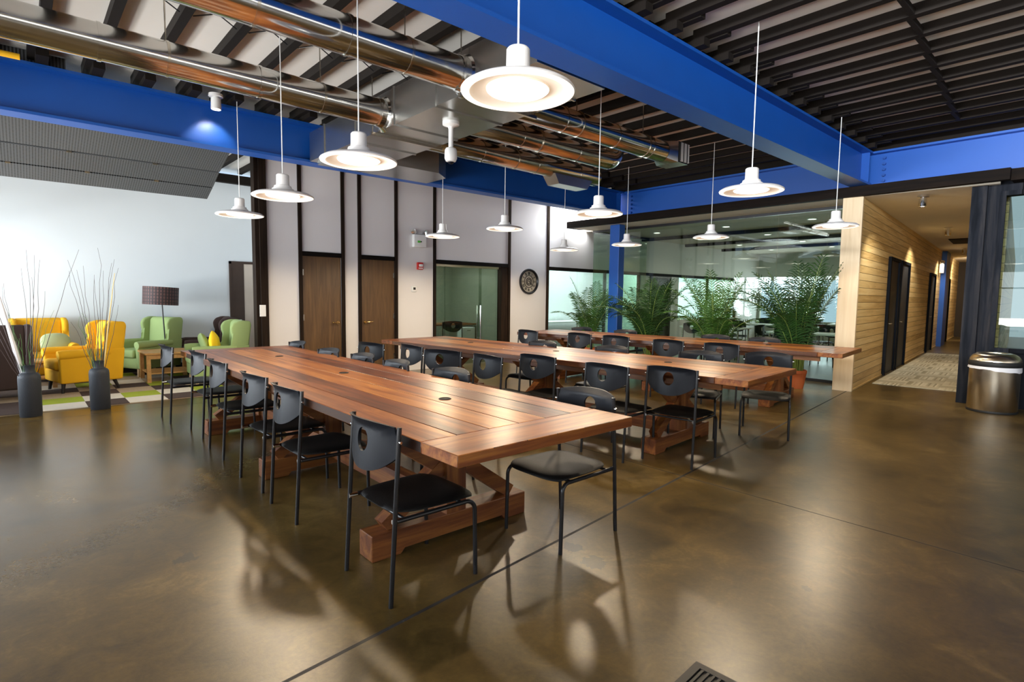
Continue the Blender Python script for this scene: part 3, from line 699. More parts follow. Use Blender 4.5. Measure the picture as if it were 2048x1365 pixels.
# ================================================================== PENDANT LAMPS
def make_pendant(label):
    t = thing('pendant_lamp', label, 'pendant lamp', (0, 0, 0), 0, 'white dish pendants over the tables')
    R = .265
    b = bm_new(); lathe(b, [(.085, .052), (R*.55, .040), (R*.9, .022), (R, .006), (R+.004, 0), (R, -.008)], 56); obj('dish', b, M['lampshell'], t)
    b = bm_new(); lathe(b, [(R, -.008), (R*.93, -.014), (R*.86, -.008)], 56); obj('rim', b, M['lamp_edge'], t)
    b = bm_new(); lathe(b, [(R*.86, -.008), (R*.80, .006), (.15, .012), (.147, .004)], 56); obj('reflector', b, M['lamp_opal'], t)
    b = bm_new(); lathe(b, [(.147, .004), (.14, -.002), (.07, -.016), (0, -.022)], 48); obj('diffuser', b, M['lamp_glow'], t)
    b = bm_new(); lathe(b, [(.094, .046), (.094, .064), (.080, .066), (.074, .090), (.060, .094), (.056, .108), (.055, .186), (.048, .195), (0, .195)], 36); obj('socket', b, M['lampshell'], t, angle=24)
    b = bm_new(); cyl(b, (0, 0, .195), (0, 0, JZ1-2.31), .0048, n=8); obj('cord', b, M['white_plastic'], t)
    spot_light('lamp_beam', (0, 0, -.06), 92, 168, rad_=.06, blend=.25, col=(1, .80, .55), parent=t)
    return t
PEN = [(1.80, 2.00, 2.41, 'nearest pendant lamp, over the near end of the front table'), (1.86, 3.75, 2.395, 'second pendant lamp along the front table'), (1.86, 5.27, 2.337, 'third pendant lamp along the front table'), (2.05, 7.27, 2.387, 'farthest pendant lamp over the front table, by the lounge'),
       (4.87, 2.32, 2.40, 'pendant lamp over the near end of the middle table'), (4.84, 4.02, 2.368, 'second pendant lamp along the middle table'), (5.34, 6.18, 2.424, 'third pendant lamp along the middle table'), (5.01, 7.28, 2.367, 'farthest pendant lamp over the middle table, near the clock wall'),
       (7.94, 2.65, 2.40, 'pendant lamp over the near end of the back table, by the pine post'), (8.11, 4.47, 2.40, 'second pendant lamp along the back table'), (8.28, 6.2, 2.40, 'third pendant lamp along the back table, before the blue column'), (7.85, 7.34, 2.343, 'farthest pendant lamp over the back table')]
p0 = make_pendant(PEN[0][3]); p0.location = PEN[0][:3]
for x, y, z, lab in PEN[1:]: dup(p0, (x, y, z), 0, lab)

# ================================================================== TABLES
TW, TL, TH, TT = 1.19, 5.3, .79, .055
def make_table(label):
    t = thing('trestle_table', label, 'table', (0, 0, 0), 0, 'long trestle tables')
    b = bm_new()
    pw = TW/6
    for i in range(6):
        x0 = -TW/2+pw*i
        box(b, x0+.0012, x0+pw-.0012, -TL/2+.282, TL/2-.282, TH-TT, TH, 0)
    for s in (-1, 1): box(b, -TW/2, TW/2, *( (-TL/2, -TL/2+.279) if s < 0 else (TL/2-.279, TL/2)), TH-TT, TH, 1)
    obj('tabletop', b, [M['table_long'], M['table_end']], t, smooth=True, bevel=.003, seg=1)
    for y in (-1.58, -.1, 1.45):
        b = bm_new(); lathe(b, [(.04, .0005), (.04, .004), (.033, .005), (.033, .001), (0, .001)], 24, c=(.08, y, TH)); obj('grommet', b, M['black'], t)
    for x in (-.44, .44):
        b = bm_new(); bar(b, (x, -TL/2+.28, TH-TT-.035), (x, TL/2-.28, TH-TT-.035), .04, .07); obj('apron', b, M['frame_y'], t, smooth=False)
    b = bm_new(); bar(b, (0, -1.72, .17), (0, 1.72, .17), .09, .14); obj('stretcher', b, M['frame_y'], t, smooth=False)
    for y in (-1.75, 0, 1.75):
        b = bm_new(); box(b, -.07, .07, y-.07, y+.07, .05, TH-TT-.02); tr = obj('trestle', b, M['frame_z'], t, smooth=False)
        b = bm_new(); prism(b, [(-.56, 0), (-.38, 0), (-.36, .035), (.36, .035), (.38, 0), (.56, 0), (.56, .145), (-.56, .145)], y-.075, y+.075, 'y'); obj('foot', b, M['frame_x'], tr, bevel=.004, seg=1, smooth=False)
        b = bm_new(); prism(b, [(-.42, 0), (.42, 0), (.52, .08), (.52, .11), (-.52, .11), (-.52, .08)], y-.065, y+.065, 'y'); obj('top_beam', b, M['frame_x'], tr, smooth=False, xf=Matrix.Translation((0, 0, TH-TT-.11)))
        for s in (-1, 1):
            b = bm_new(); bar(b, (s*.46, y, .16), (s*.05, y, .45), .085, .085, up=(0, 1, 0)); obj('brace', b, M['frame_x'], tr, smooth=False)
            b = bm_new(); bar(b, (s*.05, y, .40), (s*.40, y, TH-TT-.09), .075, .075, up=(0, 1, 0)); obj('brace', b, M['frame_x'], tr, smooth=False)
    return t
T1 = make_table('front trestle table with a reddish plank top, nearest the camera'); T1.location = (1.929, 4.463, 0); T1.rotation_euler = (0, 0, -.003)
T2 = dup(T1, (4.745, 4.71, 0), .076, 'middle trestle table, between the front table and the glass side')
T3 = dup(T1, (7.80, 5.04, 0), .115, 'back trestle table, in front of the potted palms and glass wall')

# ================================================================== CHAIRS  (face +X, origin on the floor between the feet)
def shell_mesh(parts=48):
    """curved backrest with a round hole; u across (y), v up (z)"""
    b = bm_new()
    def outline(a):
        # rounded top, hanging belly below
        pts = []
        return pts
    top, side, bot, hw = .865, .70, .610, .226
    out = []
    # walk the outline: from right side down around the belly to the left, back over the top
    for i in range(24):
        s = -1+2*i/23; z = bot+(side-bot)*(abs(s)**2.3); out.append((hw*s, z))
    for i in range(1, 4): out.append((hw*(1-.012*i), side+(top-.022-side)*i/3))
    for i in range(1, 22):
        s = 1-2*i/22; out.append((hw*.95*s, top-.020*abs(s)**2.5))
    for i in range(3, 0, -1): out.append((-hw*(1-.012*i), side+(top-.022-side)*i/3))
    nO = len(out)
    hc = (0, .755); hr = .050
    rings = []
    K = 6
    for k in range(K+1):
        f = k/K
        ring = []
        for (y, z) in out:
            a = math.atan2(z-hc[1], y-hc[0])
            hy, hz = hc[0]+hr*math.cos(a), hc[1]+hr*1.15*math.sin(a)
            ring.append((hy+(y-hy)*f, hz+(z-hz)*f))
        rings.append(ring)
    def P(y, z, off):
        x = -.247+.050*z/.855-.062*(1-(y/hw)**2)
        if z > .825: x -= (z-.825)*.8
        return (x+off, y, z)
    F = [[b.verts.new(P(y, z, .006)) for y, z in r] for r in rings]; G = [[b.verts.new(P(y, z, -.006)) for y, z in r] for r in rings]
    for k in range(K):
        for i in range(nO):
            j = (i+1) % nO
            b.faces.new((F[k][i], F[k][j], F[k+1][j], F[k+1][i])); b.faces.new((G[k][j], G[k][i], G[k+1][i], G[k+1][j]))
    for i in range(nO):
        j = (i+1) % nO
        b.faces.new((F[0][j], F[0][i], G[0][i], G[0][j])); b.faces.new((F[K][i], F[K][j], G[K][j], G[K][i]))
    return b
def make_chair(label):
    t = thing('stacking_chair', label, 'chair')
    b = bm_new()
    # cushion: waterfall front, slightly narrower behind
    nu, nv = 18, 18; top = []; 
    grid = {}
    for lvl, zz in ((0, .412), (1, .448)):
        for i in range(nu+1):
            for j in range(nv+1):
                u = -1+2*i/nu; v = -1+2*j/nv
                # squircle plan
                d = max(abs(u), abs(v), 1e-6); n4 = (abs(u)**4+abs(v)**4)**.25
                k = d/n4 if n4 > 0 else 1
                k = .35*k+.65 if d < .95 else k
                x = .03+.245*u*k; y = (.235+.012*u)*v*k
                z = zz
                e = max(0, (abs(u)**6+abs(v)**6))
                if lvl: z -= .020*min(1, e)+.010*(1-min(1, (u*u+v*v)))-(.004 if u > .3 else 0)*(u-.3)
                else: z += .012*min(1, e)
                if u > .5: z -= .014*(u-.5)**2*4
                grid[lvl, i, j] = b.verts.new((x, y, z))
    for i in range(nu):
        for j in range(nv):
            b.faces.new((grid[1,i,j], grid[1,i+1,j], grid[1,i+1,j+1], grid[1,i,j+1])); b.faces.new((grid[0,i,j], grid[0,i,j+1], grid[0,i+1,j+1], grid[0,i+1,j]))
    rim = [(i, 0) for i in range(nu)]+[(nu, j) for j in range(nv)]+[(i, nv) for i in range(nu, 0, -1)]+[(0, j) for j in range(nv, 0, -1)]
    for a, c in zip(rim, rim[1:]+rim[:1]): b.faces.new((grid[0][a] if 0 else grid[0,a[0],a[1]], grid[0,c[0],c[1]], grid[1,c[0],c[1]], grid[1,a[0],a[1]]))
    obj('seat', b, M['vinyl'], t, angle=70)
    obj('backrest', shell_mesh(), M['black_plastic'], t, angle=50)
    R = .0115
    for s in (-1, 1):
        y = .232*s
        b = bm_new(); path = [(.245, y, 0), (.238, y, .35)]
        for i in range(1, 6):
            a = PI/2*i/5; path.append((.238-.05*(1-math.cos(a)), y*(1-.02*i/5), .35+.05*math.sin(a)))
        path += [(-.215, y*.985, .402)]
        tube(b, path, R, 12); obj('leg', b, M['black_metal'], t)
        b = bm_new(); tube(b, [(-.250, y, 0), (-.2255, y, .42), (-.214, y, .62), (-.203, y*.995, .80), (-.200, y*.99, .842)], R, 12); leg = obj('leg', b, M['black_metal'], t)
        b = bm_new(); cyl(b, (-.204, y*1.03, .775), (-.204, y*1.09, .775), .007, n=10); obj('rivet', b, M['chrome'], leg)
        b = bm_new(); cyl(b, (-.235, y*.97, .402), (-.19, y*.97, .402), .013, n=10); obj('bracket', b, M['chrome'], leg)
    for x in (.16, -.17):
        b = bm_new(); cyl(b, (x, -.228, .40), (x, .228, .40), .009, n=10); obj('seat_bar', b, M['black_metal'], t)
    return t
G1, G2, G3 = 'chairs around the front table', 'chairs around the middle table', 'chairs around the back table'
chairs = [
 (1.478, 2.43, 0, 'black chair on the near-left side of the front table, nearest the camera', G1),
 (1.495, 3.64, 0, 'black chair on the left side of the front table, second from the camera', G1),
 (1.505, 4.36, .04, 'black chair on the left side of the front table, third from the camera', G1),
 (1.515, 5.38, 0, 'black chair on the left side of the front table, fourth from the camera', G1),
 (1.555, 6.30, .02, 'black chair on the left side of the front table, fifth from the camera', G1),
 (1.44, 7.20, .01, 'black chair at the far left corner of the front table, beside the lounge rug', G1),
 (2.465, 2.29, PI, 'black chair with its bare seat showing at the near right corner of the front table', G1),
 (2.36, 3.60, PI+.05, 'black chair behind the front table, second along its right side', G1),
 (2.30, 4.38, PI-.05, 'black chair behind the front table, third along its right side', G1),
 (2.32, 5.06, PI, 'black chair behind the front table, fourth along its right side', G1),
 (2.26, 5.72, PI+.04, 'black chair behind the front table, fifth along its right side', G1),
 (2.32, 6.80, PI, 'black chair behind the front table, last along its right side', G1),
 (4.42, 2.66, .107, 'black chair on the near-left side of the middle table, at its near end', G2),
 (4.14, 3.14, .05, 'black chair on the left side of the middle table, second from its near end', G2),
 (4.16, 4.06, .10, 'black chair on the left side of the middle table, third from its near end', G2),
 (3.75, 4.34, -.03, 'black chair on the left side of the middle table, pulled back, fourth along', G2),
 (3.64, 5.10, .42, 'turned black chair on the left side of the middle table, fifth along', G2),
 (3.70, 5.72, .0, 'black chair on the left side of the middle table, sixth along', G2),
 (3.45, 6.32, .22, 'black chair at the far left of the middle table, in front of a wooden door', G2),
 (5.98, 2.58, PI+.38, 'black chair at the near right corner of the middle table, by the open floor', G2),
 (5.48, 3.12, PI+.36, 'black chair on the right side of the middle table, second along', G2),
 (5.13, 4.15, PI+.1, 'black chair on the right side of the middle table, third along', G2),
 (4.94, 5.15, PI+.08, 'black chair on the right side of the middle table, farthest along', G2),
 (7.23, 3.68, .12, 'black chair on the left side of the back table, nearest the pine post', G3),
 (7.13, 4.43, .10, 'black chair on the left side of the back table, second along', G3),
 (7.15, 5.38, .11, 'black chair on the left side of the back table, third along', G3),
 (7.12, 6.10, .10, 'black chair on the left side of the back table, fourth along', G3),
 (6.92, 7.12, .05, 'black chair at the far left end of the back table, under the clock', G3),
 (8.36, 3.74, PI+.1, 'black chair behind the back table, in front of the rightmost palm', G3),
 (8.28, 4.50, PI+.1, 'black chair behind the back table, between the two right palms', G3),
 (8.04, 6.12, PI+.1, 'black chair behind the back table, beside the blue column', G3),
 (7.98, 7.12, PI+.1, 'black chair behind the back table, in front of the leftmost palm', G3),
]
c0 = make_chair(chairs[0][3]); c0.location = (chairs[0][0], chairs[0][1], 0); c0['group'] = G1
for x, y, a, lab, g in chairs[1:]: dup(c0, (x, y, 0), a, lab, g)

# ================================================================== LOUNGE
# carpet tiles
r = tag(obj('carpet_rug', (lambda b: (box(b, -.85, 2.95, 8.55, 11.8, .0005, .006, 0), b)[1])(bm_new()), [M['rug_beige']], smooth=False), 'chequered rug of cream, brown and lime tiles under the armchairs', 'rug')
patt = ["wbwbwbwb", "lwlwlbwb", "gbgbgbwg", "bgblwbgb", "wlwgbwlb", "gbgwlgbw", "bwlbgwbl"]
cols = {'w': 0, 'b': 1, 'l': 2, 'g': 3}
b = bm_new(); tw = .43
for j in range(7):
    for i in range(8):
        x0 = .163-.43*2+tw*i; y0 = 8.56+.455*j
        if x0 < -.85: continue
        box(b, x0+.001, x0+tw-.001, y0+.001, y0+.454, .006, .011, cols[patt[j][(i+6) % 8]])
obj('tile_pattern', b, [M['rug_cream'], M['rug_brown'], M['rug_lime'], M['rug_beige']], r, smooth=False)

def make_armchair(label, fab, legm):
    t = thing('wing_armchair', label, 'armchair', (0, 0, 0), 0, 'wing armchairs in the lounge')
    b = bm_new(); box(b, -.34, .36, -.31, .31, .15, .33); obj('seat_base', b, fab, t, bevel=.03, seg=3)
    b = bm_new(); box(b, -.22, .39, -.255, .255, .33, .47); obj('seat_cushion', b, fab, t, bevel=.045, seg=4)
    b = bm_new(); prism(b, [(-.22, .16), (-.37, .16), (-.45, .95), (-.42, 1.0), (-.34, 1.0), (-.29, .95)], -.29, .29, 'y'); obj('backrest', b, fab, t, bevel=.035, seg=3)
    for s in (-1, 1):
        y0, y1 = sorted((s*.275, s*.365))
        b = bm_new(); prism(b, [(-.405, .45), (-.47, .94), (-.45, 1.0), (-.30, 1.005), (-.20, .97), (-.155, .90), (-.165, .80), (-.21, .71), (-.20, .62), (-.10, .56), (-.10, .48)], y0+.006, y1-.006, 'y'); obj('wing', b, fab, t, bevel=.03, seg=3)
        b = bm_new(); prism(b, [(-.39, .15), (.35, .15), (.36, .52), (.33, .58), (-.16, .60), (-.435, .62)], y0, y1, 'y'); obj('arm', b, fab, t, bevel=.022, seg=3)
        b = bm_new(); tube(b, [(-.24, s*.335, .565), (.30, s*.335, .555), (.37, s*.335, .550)], [.05, .068, .062], 20); obj('arm_roll', b, fab, t)
    for x in (-.30, .30):
        for s in (-1, 1):
            b = bm_new(); cyl(b, (x, s*.27, .16), (x+(-.06 if x < 0 else .02), s*.285, 0), .028, .018, 12); obj('leg', b, legm, t)
    return t
ay = make_armchair('yellow wing armchair seen side-on between the two black vases', M['yellow'], M['dark_leg']); ay.location = (.66, 10.23, 0); ay.rotation_euler = (0, 0, PI+.22)
def recolour(root, fab, legm):
    for ch in root.children:
        ch.data = ch.data.copy(); ch.data.materials.clear(); ch.data.materials.append(legm if ch.name.startswith('leg') else fab)
a2 = dup(ay, (.27, 11.42, 0), -PI/2+.12, 'yellow wing armchair facing forward against the lounge wall at left')
ag = dup(ay, (1.62, 11.42, 0), PI+.45, 'green wing armchair beside the floor lamp'); recolour(ag, M['green'], M['pale_leg'])
ag2 = dup(ag, (2.33, 9.78, 0), PI-.04, 'green wing armchair holding a yellow cushion, by the dark wall column')
ab = dup(ay, (-.28, 9.90, 0), PI/2+.1, 'dark brown wing armchair seen from behind at the left edge'); recolour(ab, M['brown'], M['dark_leg'])
ab2 = dup(ab, (2.52, 11.15, 0), PI-.1, 'dark brown wing armchair half hidden behind the green one by the lounge door')
def pillow(label, m, loc, rot):
    b = bm_new(); ellipsoid(b, (0, 0, 0), (.20, .20, .07), 3.2, 28, 12)
    for v in b.verts:
        k = max(abs(v.co.x), abs(v.co.y))/.2; v.co.z *= (1-.75*min(1, (abs(v.co.x)*abs(v.co.y))/.04))
    o = tag(obj('throw_cushion', b, m), label, 'cushion'); o.location = loc; o.rotation_euler = rot
pillow('bright yellow cushion leaning in the green armchair at right', M['pillow_y'], (2.30, 9.66, .62), (rad(80), rad(40), rad(60)))
pillow('pale green cushion on the yellow armchair by the wall', M['pillow_g'], (.42, 11.30, .58), (rad(75), 0, rad(15)))
pillow('lime green cushion behind the yellow one in the green armchair', M['green'], (2.22, 9.92, .60), (rad(70), rad(10), rad(80)))
# coffee table
def coffee_table(label, x, y, w, d, h, rz):
    t = thing('coffee_table', label, 'coffee table', (x, y, 0), rz)
    b = bm_new(); box(b, -w/2, w/2, -d/2, d/2, h-.03, h); obj('tabletop', b, M['pine_table'], t, bevel=.005, seg=1)
    for sx in (-1, 1):
        for sy in (-1, 1):
            b = bm_new(); cx, cy = sx*(w/2-.05), sy*(d/2-.05); box(b, cx-.028, cx+.028, cy-.028, cy+.028, 0, h-.03); obj('leg', b, M['pine_table'], t, smooth=False)
    b = bm_new(); box(b, -w/2+.05, w/2-.05, -d/2+.05, d/2-.05, .14, .16); obj('shelf', b, M['pine_table'], t, smooth=False)
    b = bm_new(); 
    for s in (-1, 1): box(b, -w/2+.07, w/2-.07, s*(d/2-.05)-.012, s*(d/2-.05)+.012, h-.10, h-.03)
    obj('apron', b, M['pine_table'], t, smooth=False)
coffee_table('honey pine coffee table with a lower shelf, left of the front table', 1.80, 10.58, .72, .74, .482, 0)
coffee_table('small pine side table half hidden behind the brown armchair', .18, 10.75, .45, .45, .42, 0)
# floor lamp
t = thing('floor_lamp', 'black floor lamp with a brown pierced drum shade', 'floor lamp', (1.93, 11.32, 0))
b = bm_new(); lathe(b, [(0, .02), (.13, .02), (.14, .01), (.14, 0), (0, 0)], 28); obj('base', b, M['black_metal'], t)
b = bm_new(); cyl(b, (0, 0, .02), (-.06, 0, 1.42), .011, n=10); obj('pole', b, M['black_metal'], t)
b = bm_new(); lathe(b, [(.27, -.155), (.27, .155), (.265, .155), (.265, -.155), (.27, -.155)], 48); sh = obj('lamp_shade', b, M['shade'], t); sh.location = (-.065, 0, 1.375); sh.rotation_euler = (0, rad(3), 0)
b = bm_new()
for a in (0, PI/2): bar(b, (-.065-.265*math.cos(a), -.265*math.sin(a), 1.40), (-.065+.265*math.cos(a), .265*math.sin(a), 1.40), .006, .006)
obj('shade_spider', b, M['black_metal'], t, smooth=False)
# vases with sticks
def twig_path(a, tilt, L, seed, curve=.1, z0=.30):
    q = random.Random(seed); n = 9; p = []
    for i in range(n):
        f = i/(n-1); rr = .02+math.sin(tilt)*L*f+curve*f*f*q.uniform(-.1, .4); wob = .012*math.sin(f*9+seed)
        p.append((rr*math.cos(a)+wob*math.sin(a), rr*math.sin(a)-wob*math.cos(a), z0+math.cos(tilt)*L*f))
    return p
def make_vase(label, x, y, seed, twigs, extra):
    t = thing('floor_vase', label, 'vase', (x, y, 0), 0, 'black floor vases with twigs')
    b = bm_new(); lathe(b, [(0, 0), (.098, 0), (.103, .01), (.104, .44), (.100, .475), (.085, .497), (.060, .508), (.055, .52), (.056, .585), (.060, .592), (.052, .595), (.048, .52), (.07, .49), (.07, .3), (0, .29)], 36); obj('vessel', b, M['vase'], t)
    for i, (a, tl, L) in enumerate(twigs):
        b = bm_new(); p = twig_path(rad(a), rad(tl), L, seed+i); tube(b, p, [.0042*(1-.75*k/len(p)) for k in range(len(p))], 6)
        obj('twig', b, M['twig'], t)
    q = random.Random(seed)
    for i in range(12):
        b = bm_new(); p = twig_path(q.uniform(0, 2*PI), rad(q.uniform(1, 12)), q.uniform(.55, .95), seed+50+i, .15); tube(b, p, [.004*(1-.8*k/len(p)) for k in range(len(p))], 5); obj('reed', b, M['reed'], t)
    for (a, tl, L, r0, m, nm) in extra:
        b = bm_new(); p = twig_path(rad(a), rad(tl), L, seed+90, .02); tube(b, p, [r0*(1-.55*abs(2*k/len(p)-.7)) for k in range(len(p))], 8); obj(nm, b, m, t)
# angle 0 = +X (picture right); the view runs along +Y here
make_vase('black floor vase with spreading twigs and a white plume at the far left', .055, 8.37, 11,
    [(0, 16, 1.70), (175, 16, 1.25), (170, 19, 1.1), (185, 13, 1.45), (165, 10, 1.45), (180, 8, 1.2), (0, 1, 1.6), (10, 3, 1.55), (350, 5, 1.5), (20, 8, 1.15), (90, 4, 1.4), (200, 24, .8), (300, 6, 1.3), (130, 12, 1.25)],
    [(178, 10, 1.10, .024, M['feather'], 'plume')])
make_vase('black floor vase with upright twigs, nearer the tables', .703, 8.40, 29,
    [(0, 1, 1.67), (180, 7, 1.52), (178, 9, 1.40), (10, 6, 1.55), (0, 8, 1.45), (170, 3, 1.45), (190, 5, 1.40), (90, 4, 1.35), (270, 3, 1.3), (20, 3, 1.4), (0, 12, 1.0), (180, 14, .8), (355, 5, 1.5)],
    [(0, 7.5, 1.38, .008, M['straw'], 'straw_blade')])

# ================================================================== PALMS
def make_palm(label, x, y, seed, H, spread, nf, m, pr=.16, ph=.30, south=False):
    q = random.Random(seed)
    t = thing('potted_palm', label, 'potted palm', (x, y, 0), 0, 'palms in front of the glass wall')
    b = bm_new(); lathe(b, [(0, 0), (pr*.72, 0), (pr*.97, ph-.05), (pr, ph-.05), (pr, ph), (pr*.9, ph), (pr*.88, ph-.03)], 28); obj('pot', b, M['terracotta'], t)
    b = bm_new(); lathe(b, [(pr*.89, ph-.03), (0, ph-.02)], 24); obj('soil', b, M['soil'], t)
    for i in range(nf):
        b = bm_new()
        a = 2*PI*i/nf*2.4+q.uniform(-.3, .3); lean = q.uniform(.15, 1.0)**.8
        if math.cos(a) > .2: lean *= 1-.45*math.cos(a)
        if south and math.sin(a) < 0: lean *= 1+.55*math.sin(a)
        r0 = pr*.6*q.random(); L = H*q.uniform(.80, 1.10)*(1-.10*lean)
        # rachis
        pts = []; K = 16
        p = Vector((r0*math.cos(a), r0*math.sin(a), ph-.03)); th = .03+.22*lean
        for k in range(K+1):
            pts.append(p.copy()); f = k/K
            th2 = th+lean*spread*1.75*f**1.6+.12*f
            aa = a+.25*f*math.sin(seed+i)
            p = p+Vector((math.sin(th2)*math.cos(aa), math.sin(th2)*math.sin(aa), math.cos(th2)))*(L/K)
        tube(b, pts, [.008*(1-.8*k/K)+.0012 for k in range(K+1)], 5, mi=1)
        side = Vector((-math.sin(a), math.cos(a), 0))
        NL = 26
        for s in (-1, 1):
            for k in range(NL):
                g = k/(NL-1); f = .22+.775*g; ii = min(K-1, int(f*K)); w = f*K-ii
                c = pts[ii].lerp(pts[ii+1], w); d = (pts[ii+1]-pts[ii]).normalized()
                up = side.cross(d)
                if up.z < 0: up = -up
                ln = .34*H/1.6*(math.sin(PI*min(1, .20+.74*g))**.7)*q.uniform(.85, 1.1)
                dirv = (side*s*1.0+d*(.55+.45*g)+up*.22).normalized()
                wv = d*.012+up*.002
                tip = c+dirv*ln+Vector((0, 0, -ln*.30*q.uniform(.4, 1.4))); midp = c+dirv*ln*.5+Vector((0, 0, -ln*.02))
                v = [b.verts.new(c-wv*.35), b.verts.new(midp-wv), b.verts.new(tip), b.verts.new(midp+wv), b.verts.new(c+wv*.35)]
                b.faces.new((v[0], v[1], v[3], v[4])).material_index = 0; b.faces.new((v[1], v[2], v[3])).material_index = 0
        obj('frond', b, [m, M['stem']], t, smooth=False)
    for i in range(9):
        b = bm_new(); a = q.uniform(0, 2*PI); r0 = pr*.5*q.random(); ln = q.uniform(.25, .5)*H
        tube(b, [(r0*math.cos(a), r0*math.sin(a), ph-.03), ((r0+.05)*math.cos(a), (r0+.05)*math.sin(a), ph+ln*.5), ((r0+.13)*math.cos(a), (r0+.13)*math.sin(a), ph+ln)], [.011, .009, .005], 6); obj('cane', b, M['stem'], t)
make_palm('leftmost potted palm, half hidden behind the blue column', 9.75, 8.24, 3, 1.62, .9, 14, M['leaf2'])
make_palm('dark bushy potted palm just right of the blue column', 9.52, 6.48, 8, 1.68, .95, 26, M['leaf'])
make_palm('potted palm with broad yellowish fronds, third from the left', 9.50, 5.07, 15, 1.66, .95, 19, M['leaf2'])
make_palm('rightmost potted palm, tallest, near the pine post', 9.50, 3.63, 21, 1.78, .9, 27, M['leaf'], south=True)

# ================================================================== WALL ITEMS
t = thing('wall_clock', 'large round black-framed clock with roman numerals', 'clock', (8.68, CW, 1.78)); t.rotation_euler = (PI/2, 0, 0)
b = bm_new(); lathe(b, [(.235, .0), (.285, .0), (.29, .02), (.28, .05), (.26, .055), (.24, .03), (.235, .0)], 56); obj('rim', b, M['black_metal'], t)
b = bm_new(); lathe(b, [(.24, .001), (.24, .012), (0, .012)], 48); obj('dial', b, M['clock_face'], t)
b = bm_new()
for r0 in (.135, .085, .05):
    lathe(b, [(r0-.007, .013), (r0-.007, .019), (r0+.007, .019), (r0+.007, .013)], 40)
for k in range(10):
    a = k*PI/5; bar(b, (.05*math.cos(a), .05*math.sin(a), .016), (.085*math.cos(a+.3), .085*math.sin(a+.3), .016), .007, .005)
obj('gear_ring', b, M['black_metal'], t)
b = bm_new(); ROM = ['XII', 'I', 'II', 'III', 'IV', 'V', 'VI', 'VII', 'VIII', 'IX', 'X', 'XI']
for h, s in enumerate(ROM):
    a = PI/2-h*PI/6; wd_ = {'I': .014, 'V': .030, 'X': .030}; tot = sum(wd_[c] for c in s); u = -tot/2
    Rm = Matrix.Rotation(a-PI/2, 4, 'Z')
    for c in s:
        w = wd_[c]; cx = u+w/2; u += w; y0, y1 = .155, .215
        segs = {'I': [((cx, y0), (cx, y1))], 'V': [((cx-.010, y1), (cx, y0)), ((cx+.010, y1), (cx, y0))], 'X': [((cx-.010, y1), (cx+.010, y0)), ((cx+.010, y1), (cx-.010, y0))]}[c]
        for p, q2 in segs:
            bar(b, Rm @ Vector((*p, .015)), Rm @ Vector((*q2, .015)), .007, .004)
obj('numerals', b, M['black'], t, smooth=False)
for ang, L, w in ((-35, .11, .014), (-42, .17, .009)):
    b = bm_new(); a = rad(ang); bar(b, (-.03*math.cos(a), -.03*math.sin(a), .024), (L*math.cos(a), L*math.sin(a), .024), w, .004); obj('hand', b, M['black'], t, smooth=False)
# emergency light
t = thing('emergency_light', 'white twin-head emergency light high on the clock wall', 'emergency light', (5.76, CW, 2.47))
b = bm_new(); box(b, -.135, .135, -.09, 0, -.12, .12); obj('case', b, M['white_plastic'], t, bevel=.012)
for s in (-1, 1):
    b = bm_new(); lathe(b, [(0, -.05), (.035, -.045), (.055, .015), (.05, .025), (0, .028)], 20); obj('lamp_head', b, M['chrome'], t, xf=Matrix.Translation((s*.13, -.06, .17)) @ Matrix.Rotation(rad(100), 4, 'X') @ Matrix.Rotation(s*.5, 4, 'Y'))
b = bm_new(); box(b, -.06, -.0, -.094, -.09, -.035, .005); obj('status_label', b, M['green_led'], t, smooth=False)
b = bm_new(); box(b, .005, .03, -.094, -.09, -.025, .0); obj('test_button', b, M['black'], t, smooth=False)
t = thing('fire_alarm', 'red fire alarm strobe below the emergency light', 'fire alarm', (5.79, CW, 2.0))
b = bm_new(); box(b, -.065, .065, -.055, 0, -.07, .07); obj('case', b, M['red'], t, bevel=.015)
b = bm_new(); box(b, -.04, .04, -.075, -.05, -.015, .035); obj('strobe', b, M['white_plastic'], t, bevel=.01)
b = bm_new()
for i in range(4): box(b, -.045+.024*i, -.029+.024*i, -.0575, -.055, -.055, -.03)
obj('lettering', b, M['white_plastic'], t, smooth=False)
t = thing('thermostat', 'small white thermostat on the wall under the fire alarm', 'thermostat', (5.67, CW, 1.56))
b = bm_new(); box(b, -.055, .055, -.022, 0, -.055, .055); obj('case', b, M['white_plastic'], t, bevel=.006)
b = bm_new(); box(b, -.025, .025, -.024, -.021, -.015, .03); obj('display', b, M['black'], t, smooth=False)
b = bm_new(); box(b, -.045, .045, -.012, 0, -.09, .09); o = tag(obj('notice_sheet', b, M['white_plastic'], smooth=False), 'small white notice fixed to the dark column by the lounge', 'notice'); o.location = (2.875, CW-.06, 1.17)

# ================================================================== TRASH CAN, FLOOR VENT
t = thing('trash_can', 'round brushed steel trash can with a black rim by the dark wall', 'trash can', (9.62, 1.18, 0))
b = bm_new(); lathe(b, [(0, .01), (.255, .01), (.262, .02), (.262, .60), (.255, .60), (.255, .03), (0, .03)], 56); obj('drum', b, M['steel_drum'], t)
b = bm_new(); lathe(b, [(.264, 0), (.268, .012), (.264, .03), (.25, .03), (.25, 0)], 48); obj('foot_ring', b, M['black'], t)
b = bm_new(); lathe(b, [(.268, .605), (.275, .615), (.275, .665), (.268, .675), (.25, .675), (.25, .605)], 56); obj('rim_band', b, M['black'], t)
b = bm_new(); lathe(b, [(.266, .675), (.262, .705), (.235, .745), (.19, .772), (.14, .782), (.12, .775), (.115, .74), (.13, .70), (.25, .68)], 56); obj('dome_lid', b, M['steel_drum'], t)
b = bm_new(); q = random.Random(5); R0 = []; R1 = []
